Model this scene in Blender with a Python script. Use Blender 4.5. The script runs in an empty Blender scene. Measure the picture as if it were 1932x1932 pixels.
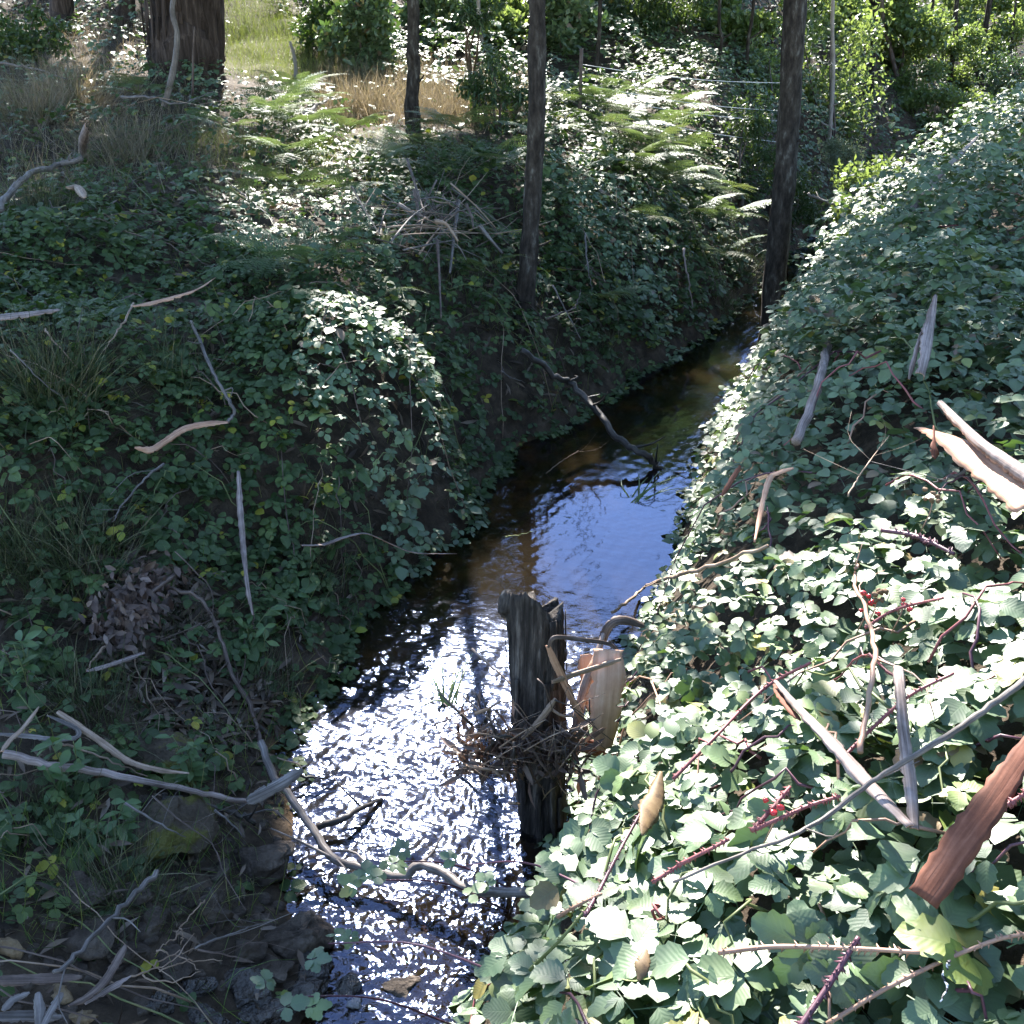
import bpy, math, random
import numpy as np
from mathutils import Vector, Matrix

rng = np.random.default_rng(7)
random.seed(7)
SC = bpy.context.scene
COL = SC.collection

# ------------------------------------------------------------------ camera
H, PITCH, FOV, PXW = 3.0, math.radians(25), math.radians(50), 1932.0
cam_d = bpy.data.cameras.new('camera')
cam_d.sensor_width = 36; cam_d.sensor_fit = 'HORIZONTAL'
cam_d.lens = 18 / math.tan(FOV / 2)
cam_d.clip_start = .05; cam_d.clip_end = 600
cam = bpy.data.objects.new('camera', cam_d); COL.objects.link(cam)
cam.location = (0, 0, H); cam.rotation_euler = (math.pi / 2 - PITCH, 0, 0)
SC.camera = cam

# ------------------------------------------------------------------ light
SUN_EL, SUN_AZ = math.radians(39), math.radians(-6)      # azimuth from +Y, positive to +X
SUN = np.array([math.sin(SUN_AZ) * math.cos(SUN_EL), math.cos(SUN_AZ) * math.cos(SUN_EL), math.sin(SUN_EL)])
w = bpy.data.worlds.new('World'); SC.world = w; w.use_nodes = True
nt = w.node_tree; nt.nodes.clear()
wo = nt.nodes.new('ShaderNodeOutputWorld'); bg = nt.nodes.new('ShaderNodeBackground')
sky = nt.nodes.new('ShaderNodeTexSky'); sky.sky_type = 'NISHITA'; sky.sun_disc = False
sky.sun_elevation = SUN_EL; sky.sun_rotation = SUN_AZ
sky.air_density = 1.0; sky.dust_density = .15; sky.ozone_density = 1.5; sky.altitude = 0
bg.inputs['Strength'].default_value = .1
nt.links.new(sky.outputs[0], bg.inputs[0]); nt.links.new(bg.outputs[0], wo.inputs[0])
sd = bpy.data.lights.new('sun', 'SUN'); sd.energy = 5.0; sd.angle = math.radians(.53); sd.color = (1, .95, .88)
so = bpy.data.objects.new('sun', sd); COL.objects.link(so)
so.rotation_euler = Vector(-SUN).to_track_quat('-Z', 'Y').to_euler(); so.location = (0, 0, 30)
SC.view_settings.view_transform = 'Standard'; SC.view_settings.look = 'None'
SC.view_settings.exposure = 2.5; SC.view_settings.gamma = 1
SC.cycles.max_bounces = 4; SC.cycles.diffuse_bounces = 2; SC.cycles.glossy_bounces = 2; SC.cycles.transmission_bounces = 2; SC.cycles.transparent_max_bounces = 6
SC.cycles.use_adaptive_sampling = True; SC.cycles.adaptive_threshold = .025; SC.cycles.caustics_reflective = False; SC.cycles.caustics_refractive = False
SC.cycles.sample_clamp_indirect = 6

# ------------------------------------------------------------------ pixel <-> world
F = (PXW / 2) / math.tan(FOV / 2)
cP, sP = math.cos(PITCH), math.sin(PITCH)
def rays(px, py):
    u = (np.asarray(px, float) - 966) / F; v = (np.asarray(py, float) - 966) / F
    return np.stack([u, cP - v * sP, -sP - v * cP], -1)
def project(P):
    x = P[..., 0]; y = P[..., 1]; z = P[..., 2] - H
    dep = y * cP - z * sP; up = y * sP + z * cP
    dep = np.where(dep < .05, .05, dep)
    return 966 + F * x / dep, 966 - F * up / dep, dep
def atz(px, py, z):
    d = rays(px, py); t = (z - H) / d[..., 2]
    return np.array([0, 0, H]) + d * t[..., None]
def aty(px, py, Y):
    d = rays(px, py); t = Y / d[..., 1]
    return np.array([0, 0, H]) + d * np.asarray(t)[..., None]

# ------------------------------------------------------------------ terrain functions
def ss(a, b, x):
    t = np.clip((x - a) / (b - a), 0, 1); return t * t * (3 - 2 * t)
_wv = []
_r = np.random.default_rng(3)
for o in range(5):
    for k in range(6):
        a = _r.uniform(0, 2 * math.pi); f = 1.3 * 1.9 ** o * _r.uniform(.8, 1.25)
        _wv.append((f * math.cos(a), f * math.sin(a), _r.uniform(0, 6.28), .52 ** o))
def nz(x, y, s=1.0):
    r = 0.
    for kx, ky, p, am in _wv:
        r = r + am * np.sin(kx * x * s + ky * y * s + p + 1.3 * np.sin(ky * x * s * .7 + p * 2))
    return r / 5.0
Lpx = np.array([(520, 1420), (570, 1320), (640, 1230), (720, 1130), (850, 1020), (900, 930), (960, 860), (1080, 790), (1200, 715), (1300, 650), (1380, 590), (1425, 545), (1490, 478)], float)
Rpx = np.array([(1040, 1560), (1090, 1400), (1180, 1220), (1250, 1090), (1290, 940), (1325, 830), (1385, 715), (1450, 640), (1510, 560), (1600, 478)], float)
_L = atz(Lpx[:, 0], Lpx[:, 1], 0.); _R = atz(Rpx[:, 0], Rpx[:, 1], 0.)
LY = np.concatenate([[-6, 1.6, 2.3, 2.75, 3.0, 3.33], _L[:, 1], [18, 24, 40, 90]])
LX = np.concatenate([[-.75, -.75, -.62, -.68, -.80, -.82], _L[:, 0], [5.4, 9.5, 22, 60]])
RY = np.concatenate([[-6, 1.0, 2.4, 2.75, 3.0], _R[:, 1], [18, 24, 40, 90]])
RX = np.concatenate([[-.4, -.38, -.22, -.02, .10], _R[:, 0] + .05, [6.6, 11, 23.5, 61.5]])
def xl(y): return np.interp(y, LY, LX) + .035 * np.sin(np.asarray(y) * 7.3) + .03 * np.sin(np.asarray(y) * 3.1 + 1) + .015 * np.sin(np.asarray(y) * 17.)
def xr(y): return np.interp(y, RY, RX)
def rise(x, y):
    a = .035 * np.clip(y - 9, 0, 5) + .10 * np.clip(y - 13, 0, 5) + .26 * np.clip(y - 17, 0, 40) + .05 * np.clip(y - 50, 0, 100)
    return a
def ground(x, y):
    x = np.asarray(x, float); y = np.asarray(y, float)
    dl = xl(y) - x; dr = x - xr(y)
    wid = np.maximum(xr(y) - xl(y), .3)
    near = 1 - ss(3.6, 5.6, y)
    top = 1.45 * (1 - near) + .62 * near; k = 1.35 * (1 - near) + .55 * near
    dlp = np.clip(dl, 0, None); drp = np.clip(dr, 0, None)
    left = top * (1 - np.exp(-dlp * k / top)) + .055 * np.clip(dlp - .5, 0, 12)
    right = 1.6 * (1 - np.exp(-drp * 1.25 / 1.6)) + .1 * np.clip(drp, 0, 6) + .02 * np.clip(drp - 6, 0, 60)
    right = right * (1 - .24 * ss(6.5, 11, y))
    t = np.clip((x - xl(y)) / wid, 0, 1)
    bed = -.16 * np.sqrt(np.clip(1 - (2 * t - 1) ** 2, 0, 1)) * (.6 + .5 * nz(x, y, .9))
    d = np.maximum(dlp, drp)
    g = np.where(dl > 0, left, np.where(dr > 0, right, bed))
    amp = .02 + .11 * ss(.0, 1.0, d)
    g = g + amp * nz(x, y, 1.0) + rise(x, y) * ss(.1, 2.2 + 2.6 * np.clip(rise(x, y) - .5, 0, 5), d)
    # sand bar under the surface beside the stump
    bx, by = x - SB[0], y - SB[1]
    g = np.where(d <= 0, np.maximum(g, -.035 - .16 * ((bx / .2) ** 2 + (by / .34) ** 2)), g)
    return g
SB = atz(np.array(985.), np.array(1085.), 0.)
def veg(x, y):
    x = np.asarray(x, float); y = np.asarray(y, float)
    dl = xl(y) - x; dr = x - xr(y)
    vr = .40 * ss(-.02, .45, dr) * (1 + .75 * nz(x + 3, y, 1.25))
    for bx_, by_, br_, bh_ in ((2.9, 7.4, .45, .26), (4.6, 9.6, .5, .30), (1.9, 5.0, .45, .22), (3.8, 8.4, .4, .22), (5.6, 11.5, .6, .34), (2.4, 6.1, .4, .22), (1.3, 3.4, .4, .16), (6.6, 13.2, .7, .4), (3.2, 9.6, .35, .2)):
        vr = vr + bh_ * np.exp(-((x - bx_) ** 2 + (y - by_) ** 2) / (br_ * br_)) * ss(0, .4, dr)
    near = 1 - ss(3.4, 5.0, y)
    vl = (.22 * (1 - near) + .06 * near) * ss(0, .25, dl) * (1 + 1.1 * nz(x, y + 5, 1.1))
    for bx_, by_, br_, bh_ in ((-.78, 6.05, .62, .62), (-1.05, 7.3, .45, .28), (-2.2, 5.6, .5, .2), (-2.9, 7.2, .6, .25), (1.35, 11.4, .8, .35), (.55, 10.2, .7, .25)):
        vl = vl + bh_ * np.exp(-((x - bx_) ** 2 + (y - by_) ** 2) / (br_ * br_)) * ss(-.25, .25, dl)
    return np.where(dr > -.02, np.maximum(vr, 0), np.where(dl > -.25, np.maximum(vl, 0), 0))
def surf(x, y): return np.maximum(ground(x, y) + veg(x, y), 0.)
_gx0, _gy0, _gs = -16., -6., .07
_GX, _GY = np.meshgrid(np.arange(_gx0, 20, _gs), np.arange(_gy0, 46, _gs))
_SG = surf(_GX, _GY); _GG = ground(_GX, _GY)
def _look(tab, x, y):
    fx = np.clip((np.asarray(x) - _gx0) / _gs, 0, tab.shape[1] - 1.001); fy = np.clip((np.asarray(y) - _gy0) / _gs, 0, tab.shape[0] - 1.001)
    i = fx.astype(int); j = fy.astype(int); a = fx - i; b = fy - j
    return (tab[j, i] * (1 - a) + tab[j, i + 1] * a) * (1 - b) + (tab[j + 1, i] * (1 - a) + tab[j + 1, i + 1] * a) * b
def surf_f(x, y): return _look(_SG, x, y)
def ground_f(x, y): return _look(_GG, x, y)
def cast(px, py, lift=0., fn=None):
    fn = ground_f if fn is ground else surf_f
    d = rays(px, py).reshape(-1, 3)
    ts = np.concatenate([np.linspace(.6, 16, 900), np.linspace(16.05, 90, 700)])
    P = np.array([0, 0, H])[None, None] + d[:, None, :] * ts[None, :, None]
    below = P[..., 2] < fn(P[..., 0], P[..., 1]) + lift
    i = np.where(below.any(1), below.argmax(1), len(ts) - 1)
    return P[np.arange(len(d)), i]
def normal_at(x, y, fn=surf, e=.12):
    gx = (fn(x + e, y) - fn(x - e, y)) / (2 * e); gy = (fn(x, y + e) - fn(x, y - e)) / (2 * e)
    n = np.stack([-gx, -gy, np.ones_like(gx)], -1)
    return n / np.linalg.norm(n, axis=-1, keepdims=True)

# ------------------------------------------------------------------ materials
def new_mat(name):
    m = bpy.data.materials.new(name); m.use_nodes = True
    n = m.node_tree.nodes; n.clear()
    o = n.new('ShaderNodeOutputMaterial')
    return m, n, m.node_tree.links, o
def principled(n, rough=.6, spec=.5):
    p = n.new('ShaderNodeBsdfPrincipled'); p.inputs['Roughness'].default_value = rough
    p.inputs['Specular IOR Level'].default_value = spec
    return p
def ramp(n, stops):
    r = n.new('ShaderNodeValToRGB'); e = r.color_ramp.elements
    while len(e) > 1: e.remove(e[-1])
    e[0].position = stops[0][0]; e[0].color = (*stops[0][1], 1)
    for p, c in stops[1:]:
        k = e.new(p); k.color = (*c, 1)
    return r
def math_n(n, l, op, a, b=None):
    m = n.new('ShaderNodeMath'); m.operation = op
    for i, v in enumerate((a, b)):
        if v is None: continue
        if isinstance(v, (int, float)): m.inputs[i].default_value = v
        else: l.new(v, m.inputs[i])
    return m.outputs[0]
def leaf_mat(name, stops, rough=.4, spec=.5, transl=.22, tcol=(.16, .3, .03), veins=True, bump=.6):
    m, n, l, o = new_mat(name)
    at = n.new('ShaderNodeAttribute'); at.attribute_name = 'luv'
    sp = n.new('ShaderNodeSeparateXYZ'); l.new(at.outputs['Vector'], sp.inputs[0])
    oi = n.new('ShaderNodeObjectInfo')
    rn = math_n(n, l, 'FRACT', math_n(n, l, 'ADD', sp.outputs[2], oi.outputs['Random']))
    rp = ramp(n, stops); l.new(rn, rp.inputs[0])
    geo = n.new('ShaderNodeNewGeometry')
    tx = n.new('ShaderNodeTexNoise'); tx.inputs['Scale'].default_value = 14; tx.inputs['Detail'].default_value = 3
    l.new(geo.outputs['Position'], tx.inputs['Vector'])
    hv = n.new('ShaderNodeHueSaturation'); l.new(rp.outputs[0], hv.inputs['Color'])
    mr = n.new('ShaderNodeMapRange'); mr.inputs[3].default_value = .72; mr.inputs[4].default_value = 1.3
    mr.inputs[1].default_value = .3; mr.inputs[2].default_value = .7
    l.new(tx.outputs[0], mr.inputs[0]); l.new(mr.outputs[0], hv.inputs['Value'])
    col = hv.outputs[0]
    p = principled(n, rough, spec)
    if veins:
        ax = math_n(n, l, 'ABSOLUTE', sp.outputs[0])
        mid = math_n(n, l, 'SUBTRACT', 1.0, math_n(n, l, 'MULTIPLY', ax, 16.))
        mid = math_n(n, l, 'MAXIMUM', mid, 0.)
        sv = math_n(n, l, 'SINE', math_n(n, l, 'MULTIPLY', math_n(n, l, 'SUBTRACT', sp.outputs[1], math_n(n, l, 'MULTIPLY', ax, .30)), 52.))
        sharp = math_n(n, l, 'POWER', math_n(n, l, 'MAXIMUM', sv, 0.), 8.)
        vein = math_n(n, l, 'MAXIMUM', mid, math_n(n, l, 'MULTIPLY', sharp, .55))
        mx = n.new('ShaderNodeMix'); mx.data_type = 'RGBA'
        mx.inputs[7].default_value = (.16, .24, .10, 1)
        l.new(math_n(n, l, 'MULTIPLY', vein, .2), mx.inputs[0]); l.new(col, mx.inputs[6]); col = mx.outputs[2]
        bp = n.new('ShaderNodeBump'); bp.inputs['Strength'].default_value = bump; bp.inputs['Distance'].default_value = .004
        hgt = math_n(n, l, 'SUBTRACT', math_n(n, l, 'MULTIPLY', sv, -.35), math_n(n, l, 'MULTIPLY', mid, .6))
        l.new(hgt, bp.inputs['Height']); l.new(bp.outputs[0], p.inputs['Normal'])
    l.new(col, p.inputs['Base Color'])
    tr = n.new('ShaderNodeBsdfTranslucent')
    tm = n.new('ShaderNodeMix'); tm.data_type = 'RGBA'; tm.inputs[0].default_value = .6
    l.new(col, tm.inputs[6]); tm.inputs[7].default_value = (*tcol, 1); l.new(tm.outputs[2], tr.inputs[0])
    ms = n.new('ShaderNodeMixShader'); ms.inputs[0].default_value = transl
    l.new(p.outputs[0], ms.inputs[1]); l.new(tr.outputs[0], ms.inputs[2]); l.new(ms.outputs[0], o.inputs[0])
    return m
def noise_mat(name, stops, scale=(6, 6, 6), rough=.8, spec=.3, bump=.5, bdist=.02, detail=6, coord='Object', bscale=None):
    m, n, l, o = new_mat(name)
    tc = n.new('ShaderNodeTexCoord'); mp = n.new('ShaderNodeMapping'); mp.inputs['Scale'].default_value = scale
    l.new(tc.outputs[coord], mp.inputs[0])
    tx = n.new('ShaderNodeTexNoise'); tx.inputs['Scale'].default_value = 1; tx.inputs['Detail'].default_value = detail
    tx.inputs['Roughness'].default_value = .65
    l.new(mp.outputs[0], tx.inputs['Vector'])
    rp = ramp(n, stops); l.new(tx.outputs[0], rp.inputs[0])
    p = principled(n, rough, spec); l.new(rp.outputs[0], p.inputs['Base Color'])
    bp = n.new('ShaderNodeBump'); bp.inputs['Strength'].default_value = bump; bp.inputs['Distance'].default_value = bdist
    if bscale:
        t2 = n.new('ShaderNodeTexNoise'); t2.inputs['Scale'].default_value = bscale; t2.inputs['Detail'].default_value = 6
        l.new(mp.outputs[0], t2.inputs['Vector']); l.new(t2.outputs[0], bp.inputs['Height'])
    else: l.new(tx.outputs[0], bp.inputs['Height'])
    l.new(bp.outputs[0], p.inputs['Normal']); l.new(p.outputs[0], o.inputs[0])
    return m

def wood_mat(name, c0, c1, c2, rough=.65, spec=.3, streak=(160, 5), bump=.6):
    m, n, l, o = new_mat(name)
    at = n.new('ShaderNodeAttribute'); at.attribute_name = 'luv'
    mp = n.new('ShaderNodeMapping'); mp.inputs['Scale'].default_value = (streak[0], streak[1], 1); l.new(at.outputs['Vector'], mp.inputs[0])
    t1 = n.new('ShaderNodeTexNoise'); t1.inputs['Scale'].default_value = 1; t1.inputs['Detail'].default_value = 5; t1.inputs['Distortion'].default_value = .4; l.new(mp.outputs[0], t1.inputs['Vector'])
    tc = n.new('ShaderNodeTexCoord'); t2 = n.new('ShaderNodeTexNoise'); t2.inputs['Scale'].default_value = 9; t2.inputs['Detail'].default_value = 5; t2.inputs['Roughness'].default_value = .65; l.new(tc.outputs['Object'], t2.inputs['Vector'])
    f = math_n(n, l, 'ADD', math_n(n, l, 'MULTIPLY', t1.outputs[0], .55), math_n(n, l, 'MULTIPLY', t2.outputs[0], .45))
    rp = ramp(n, [(.36, c0), (.5, c1), (.62, c2)]); l.new(f, rp.inputs[0])
    p = principled(n, rough, spec); l.new(rp.outputs[0], p.inputs['Base Color'])
    bp = n.new('ShaderNodeBump'); bp.inputs['Strength'].default_value = bump; bp.inputs['Distance'].default_value = .006; l.new(f, bp.inputs['Height'])
    l.new(bp.outputs[0], p.inputs['Normal']); l.new(p.outputs[0], o.inputs[0]); return m
M = {}
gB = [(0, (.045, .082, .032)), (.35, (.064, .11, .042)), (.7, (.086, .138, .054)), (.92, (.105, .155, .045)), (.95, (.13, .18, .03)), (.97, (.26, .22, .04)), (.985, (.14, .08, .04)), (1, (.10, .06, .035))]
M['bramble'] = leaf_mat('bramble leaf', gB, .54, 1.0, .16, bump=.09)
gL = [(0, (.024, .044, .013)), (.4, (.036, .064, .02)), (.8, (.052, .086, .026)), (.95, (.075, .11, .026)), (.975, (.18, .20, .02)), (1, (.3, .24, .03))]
M['bramble_left_shade'] = leaf_mat('shade-toned left bramble leaf', gL, .5, .35, .18, veins=True, bump=.3)  # darker, duller copy of the bramble leaf: shade put into its colour
M['fern'] = leaf_mat('bracken', [(0, (.05, .10, .045)), (.6, (.08, .14, .06)), (.85, (.11, .16, .05)), (1, (.17, .14, .07))], .5, .75, .24, tcol=(.3, .4, .09), veins=False)
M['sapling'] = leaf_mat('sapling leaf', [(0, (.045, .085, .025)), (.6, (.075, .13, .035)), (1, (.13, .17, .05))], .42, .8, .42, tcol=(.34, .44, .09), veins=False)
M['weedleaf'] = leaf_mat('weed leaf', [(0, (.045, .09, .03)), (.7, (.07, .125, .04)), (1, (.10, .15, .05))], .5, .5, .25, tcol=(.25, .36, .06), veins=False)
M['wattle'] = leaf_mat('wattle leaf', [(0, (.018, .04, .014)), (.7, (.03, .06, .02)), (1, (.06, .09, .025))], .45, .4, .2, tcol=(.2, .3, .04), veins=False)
M['greyleaf'] = leaf_mat('grey feathery leaf', [(0, (.10, .14, .09)), (1, (.17, .2, .13))], .6, .3, .3, tcol=(.3, .38, .16), veins=False)
M['grass'] = leaf_mat('green grass', [(0, (.05, .10, .02)), (.6, (.09, .15, .03)), (.85, (.16, .17, .05)), (1, (.26, .22, .10))], .5, .4, .3, tcol=(.35, .42, .06), veins=False)
M['tussock'] = leaf_mat('olive tussock grass', [(0, (.022, .036, .012)), (.5, (.045, .06, .022)), (.8, (.09, .09, .045)), (1, (.17, .14, .085))], .55, .3, .15, tcol=(.12, .14, .04), veins=False)
M['drygrass'] = leaf_mat('dry grass', [(0, (.075, .07, .04)), (.5, (.17, .142, .10)), (.8, (.28, .235, .175)), (.86, (.09, .10, .04)), (1, (.06, .08, .03))], .6, .3, .3, tcol=(.4, .3, .15), veins=False)
M['litter'] = leaf_mat('dead leaves', [(0, (.03, .02, .013)), (.5, (.075, .05, .034)), (.85, (.14, .10, .07)), (1, (.24, .19, .15))], .55, .4, .1, tcol=(.3, .15, .05), veins=False)
M['deadleaf'] = leaf_mat('withered brown leaves', [(0, (.045, .026, .019)), (.5, (.085, .053, .04)), (.85, (.13, .085, .066)), (1, (.22, .16, .13))], .5, .4, .1, tcol=(.3, .15, .08), veins=False)
M['reed'] = leaf_mat('reed', [(0, (.10, .17, .05)), (.6, (.16, .22, .07)), (1, (.3, .3, .1))], .35, .6, .3, tcol=(.4, .45, .1), veins=False)
M['bark_out'] = wood_mat('shed bark outside', (.09, .065, .055), (.21, .16, .14), (.36, .285, .26))
M['bark_in'] = wood_mat('shed bark inside', (.22, .11, .065), (.40, .225, .145), (.52, .33, .23), bump=.4)
M['bark_red'] = wood_mat('red brown bark', (.07, .026, .016), (.14, .052, .030), (.22, .095, .06), .75, .25, (90, 5), .5)
M['bark_tan'] = wood_mat('tan bark', (.13, .085, .055), (.26, .18, .125), (.38, .28, .21))
M['stick_grey'] = wood_mat('weathered grey wood', (.055, .046, .041), (.125, .106, .096), (.24, .21, .195))
M['stick_brown'] = wood_mat('brown twig', (.04, .028, .022), (.10, .07, .057), (.19, .14, .115))
M['stick_dark'] = wood_mat('wet dark wood', (.012, .010, .008), (.035, .028, .024), (.10, .085, .075), .55, .4)
M['trunk'] = noise_mat('dark slender bark', [(.34, (.012, .009, .007)), (.48, (.032, .025, .02)), (.58, (.055, .045, .036)), (.68, (.13, .12, .105))], (20, 20, 7), .85, .2, .9, .02, bscale=2)
M['bigtrunk'] = noise_mat('stringy bark', [(.3, (.018, .013, .011)), (.5, (.055, .040, .033)), (.7, (.12, .09, .075))], (22, 22, 1.6), .9, .15, 1., .04)
M['palepole'] = noise_mat('pale sapling bark', [(.3, (.18, .15, .13)), (.7, (.36, .31, .28))], (10, 10, 5), .7, .3, .4, .005)
M['stump'] = noise_mat('weathered charred stump wood', [(.34, (.007, .006, .005)), (.48, (.03, .025, .022)), (.58, (.075, .063, .055)), (.7, (.19, .165, .145))], (34, 34, 3.2), .8, .25, 1., .03)
M['rock'] = noise_mat('dark pitted rock', [(.3, (.022, .017, .012)), (.5, (.062, .047, .036)), (.7, (.125, .10, .078))], (9, 9, 9), .85, .25, 1., .05, bscale=2.6)
M['rock_wet'] = noise_mat('wet pitted rock', [(.3, (.02, .017, .015)), (.5, (.055, .046, .04)), (.7, (.1, .085, .075))], (10, 10, 10), .22, .7, 1., .06, bscale=3)
M['rock_tan'] = noise_mat('tan rock', [(.3, (.11, .075, .04)), (.6, (.24, .17, .10)), (.8, (.33, .26, .17))], (9, 9, 9), .85, .25, .8, .04, bscale=3)
M['rock_pale'] = noise_mat('pale lichen rock', [(.3, (.12, .11, .11)), (.6, (.3, .29, .3)), (.8, (.42, .41, .43))], (9, 9, 9), .75, .3, .8, .04, bscale=3)
M['rock_moss'] = noise_mat('mossy rock', [(.3, (.03, .024, .018)), (.5, (.075, .058, .04)), (.56, (.085, .08, .022)), (.68, (.13, .125, .025))], (5, 5, 5), .9, .2, 1., .05, bscale=4)
M['cane_red'] = noise_mat('red bramble cane', [(.3, (.16, .045, .05)), (.6, (.27, .085, .085)), (.8, (.3, .17, .1))], (6, 6, 6), .5, .4, .2, .003)
M['cane_purple'] = noise_mat('purple bramble cane', [(.3, (.055, .02, .032)), (.6, (.11, .04, .058)), (.8, (.17, .085, .085))], (6, 6, 6), .45, .5, .2, .003)
M['cane_tan'] = noise_mat('tan bramble cane', [(.3, (.22, .13, .09)), (.6, (.34, .2, .14)), (.8, (.3, .26, .12))], (6, 6, 6), .5, .4, .2, .003)
M['cane_green'] = noise_mat('green bramble cane', [(.3, (.07, .09, .03)), (.6, (.13, .15, .05)), (.8, (.19, .13, .07))], (6, 6, 6), .5, .4, .2, .003)
M['berry'] = noise_mat('red berries', [(.3, (.30, .012, .02)), (.6, (.5, .03, .03)), (.8, (.2, .02, .03))], (60, 60, 60), .25, .6, .3, .002)
M['berry_dry'] = noise_mat('dried berry heads', [(.3, (.09, .05, .03)), (.7, (.2, .12, .06))], (60, 60, 60), .7, .3, .3, .002)
M['dead_speck'] = noise_mat('speckled dead leaf', [(.3, (.05, .03, .015)), (.45, (.12, .075, .035)), (.7, (.17, .115, .055))], (26, 26, 26), .6, .3, .4, .004)
M['sandstone'] = noise_mat('orange sandstone', [(.3, (.26, .13, .03)), (.6, (.46, .26, .07)), (.8, (.55, .34, .12))], (9, 9, 9), .8, .3, .5, .02)
M['bark_peach'] = wood_mat('peach inner bark', (.34, .19, .12), (.50, .30, .20), (.60, .40, .29), .6, .3, (50, 4), .3)
M['wire'] = noise_mat('galvanised fence wire', [(.3, (.45, .45, .47)), (.7, (.62, .62, .64))], (5, 5, 5), .35, .6, .1, .001)

# ground: soil, litter and a stream bed below the water line
m, n, l, o = new_mat('soil'); M['soil'] = m
geo = n.new('ShaderNodeNewGeometry'); spx = n.new('ShaderNodeSeparateXYZ'); l.new(geo.outputs['Position'], spx.inputs[0])
t1 = n.new('ShaderNodeTexNoise'); t1.inputs['Scale'].default_value = 7; t1.inputs['Detail'].default_value = 8; t1.inputs['Roughness'].default_value = .7
l.new(geo.outputs['Position'], t1.inputs['Vector'])
r1 = ramp(n, [(.3, (.022, .016, .011)), (.5, (.055, .04, .027)), (.7, (.115, .085, .06))]); l.new(t1.outputs[0], r1.inputs[0])
t2 = n.new('ShaderNodeTexNoise'); t2.inputs['Scale'].default_value = 3.2; t2.inputs['Detail'].default_value = 6
l.new(geo.outputs['Position'], t2.inputs['Vector'])
r2 = ramp(n, [(.38, (.02, .014, .008)), (.52, (.06, .036, .016)), (.68, (.26, .15, .06))]); l.new(t2.outputs[0], r2.inputs[0])
mr = n.new('ShaderNodeMapRange'); mr.inputs[1].default_value = .03; mr.inputs[2].default_value = -.02; l.new(spx.outputs[2], mr.inputs[0])
mx = n.new('ShaderNodeMix'); mx.data_type = 'RGBA'; l.new(mr.outputs[0], mx.inputs[0]); l.new(r1.outputs[0], mx.inputs[6]); l.new(r2.outputs[0], mx.inputs[7])
p = principled(n, .9, .2); l.new(mx.outputs[2], p.inputs['Base Color'])
bp = n.new('ShaderNodeBump'); bp.inputs['Distance'].default_value = .05; bp.inputs['Strength'].default_value = .9
l.new(t1.outputs[0], bp.inputs['Height']); l.new(bp.outputs[0], p.inputs['Normal']); l.new(p.outputs[0], o.inputs[0])

# water: fresnel mirror over a tinted, slightly murky body
m, n, l, o = new_mat('stream water'); M['water'] = m
geo = n.new('ShaderNodeNewGeometry')
mp = n.new('ShaderNodeMapping'); mp.inputs['Rotation'].default_value = (0, 0, .37); mp.inputs['Scale'].default_value = (1, 1.5, 1)
l.new(geo.outputs['Position'], mp.inputs[0])
na = n.new('ShaderNodeTexNoise'); na.inputs['Scale'].default_value = 16; na.inputs['Detail'].default_value = 2; na.inputs['Distortion'].default_value = .6
nb = n.new('ShaderNodeTexNoise'); nb.inputs['Scale'].default_value = 62; nb.inputs['Detail'].default_value = 2
l.new(mp.outputs[0], na.inputs['Vector']); l.new(mp.outputs[0], nb.inputs['Vector'])
# rougher riffle where the stream shallows towards the rocks
spw = n.new('ShaderNodeSeparateXYZ'); l.new(geo.outputs['Position'], spw.inputs[0])
mrf = n.new('ShaderNodeMapRange'); mrf.inputs[1].default_value = 5.6; mrf.inputs[2].default_value = 4.2; mrf.inputs[3].default_value = .10; mrf.inputs[4].default_value = 1.0
l.new(spw.outputs[1], mrf.inputs[0])
hh = math_n(n, l, 'ADD', na.outputs[0], math_n(n, l, 'MULTIPLY', nb.outputs[0], .45))
hh = math_n(n, l, 'MULTIPLY', hh, mrf.outputs[0])
bp = n.new('ShaderNodeBump'); bp.inputs['Strength'].default_value = 1.0; bp.inputs['Distance'].default_value = .003
l.new(hh, bp.inputs['Height'])
gl = n.new('ShaderNodeBsdfGlossy'); gl.inputs[0].default_value = (.54, .65, 1., 1); mrr = n.new('ShaderNodeMapRange'); mrr.inputs[1].default_value = 5.4; mrr.inputs[2].default_value = 4.4; mrr.inputs[3].default_value = .04; mrr.inputs[4].default_value = .165; l.new(spw.outputs[1], mrr.inputs[0]); mr2 = n.new('ShaderNodeMapRange'); mr2.inputs[1].default_value = 2.8; mr2.inputs[2].default_value = 3.45; mr2.inputs[3].default_value = .05; mr2.inputs[4].default_value = .165; l.new(spw.outputs[1], mr2.inputs[0]); l.new(math_n(n, l, 'MINIMUM', mrr.outputs[0], mr2.outputs[0]), gl.inputs['Roughness']); l.new(bp.outputs[0], gl.inputs['Normal'])  # gloss tinted blue: sky reflection colour painted into the water
tr = n.new('ShaderNodeBsdfTransparent'); tr.inputs[0].default_value = (.62, .5, .3, 1)
df = n.new('ShaderNodeBsdfDiffuse'); df.inputs[0].default_value = (.09, .065, .03, 1)
mb = n.new('ShaderNodeMixShader'); mb.inputs[0].default_value = .10; l.new(tr.outputs[0], mb.inputs[1]); l.new(df.outputs[0], mb.inputs[2])
fr = n.new('ShaderNodeFresnel'); fr.inputs[0].default_value = 1.8; l.new(bp.outputs[0], fr.inputs['Normal'])
mw = n.new('ShaderNodeMixShader'); l.new(fr.outputs[0], mw.inputs[0]); l.new(mb.outputs[0], mw.inputs[1]); l.new(gl.outputs[0], mw.inputs[2])
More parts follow.
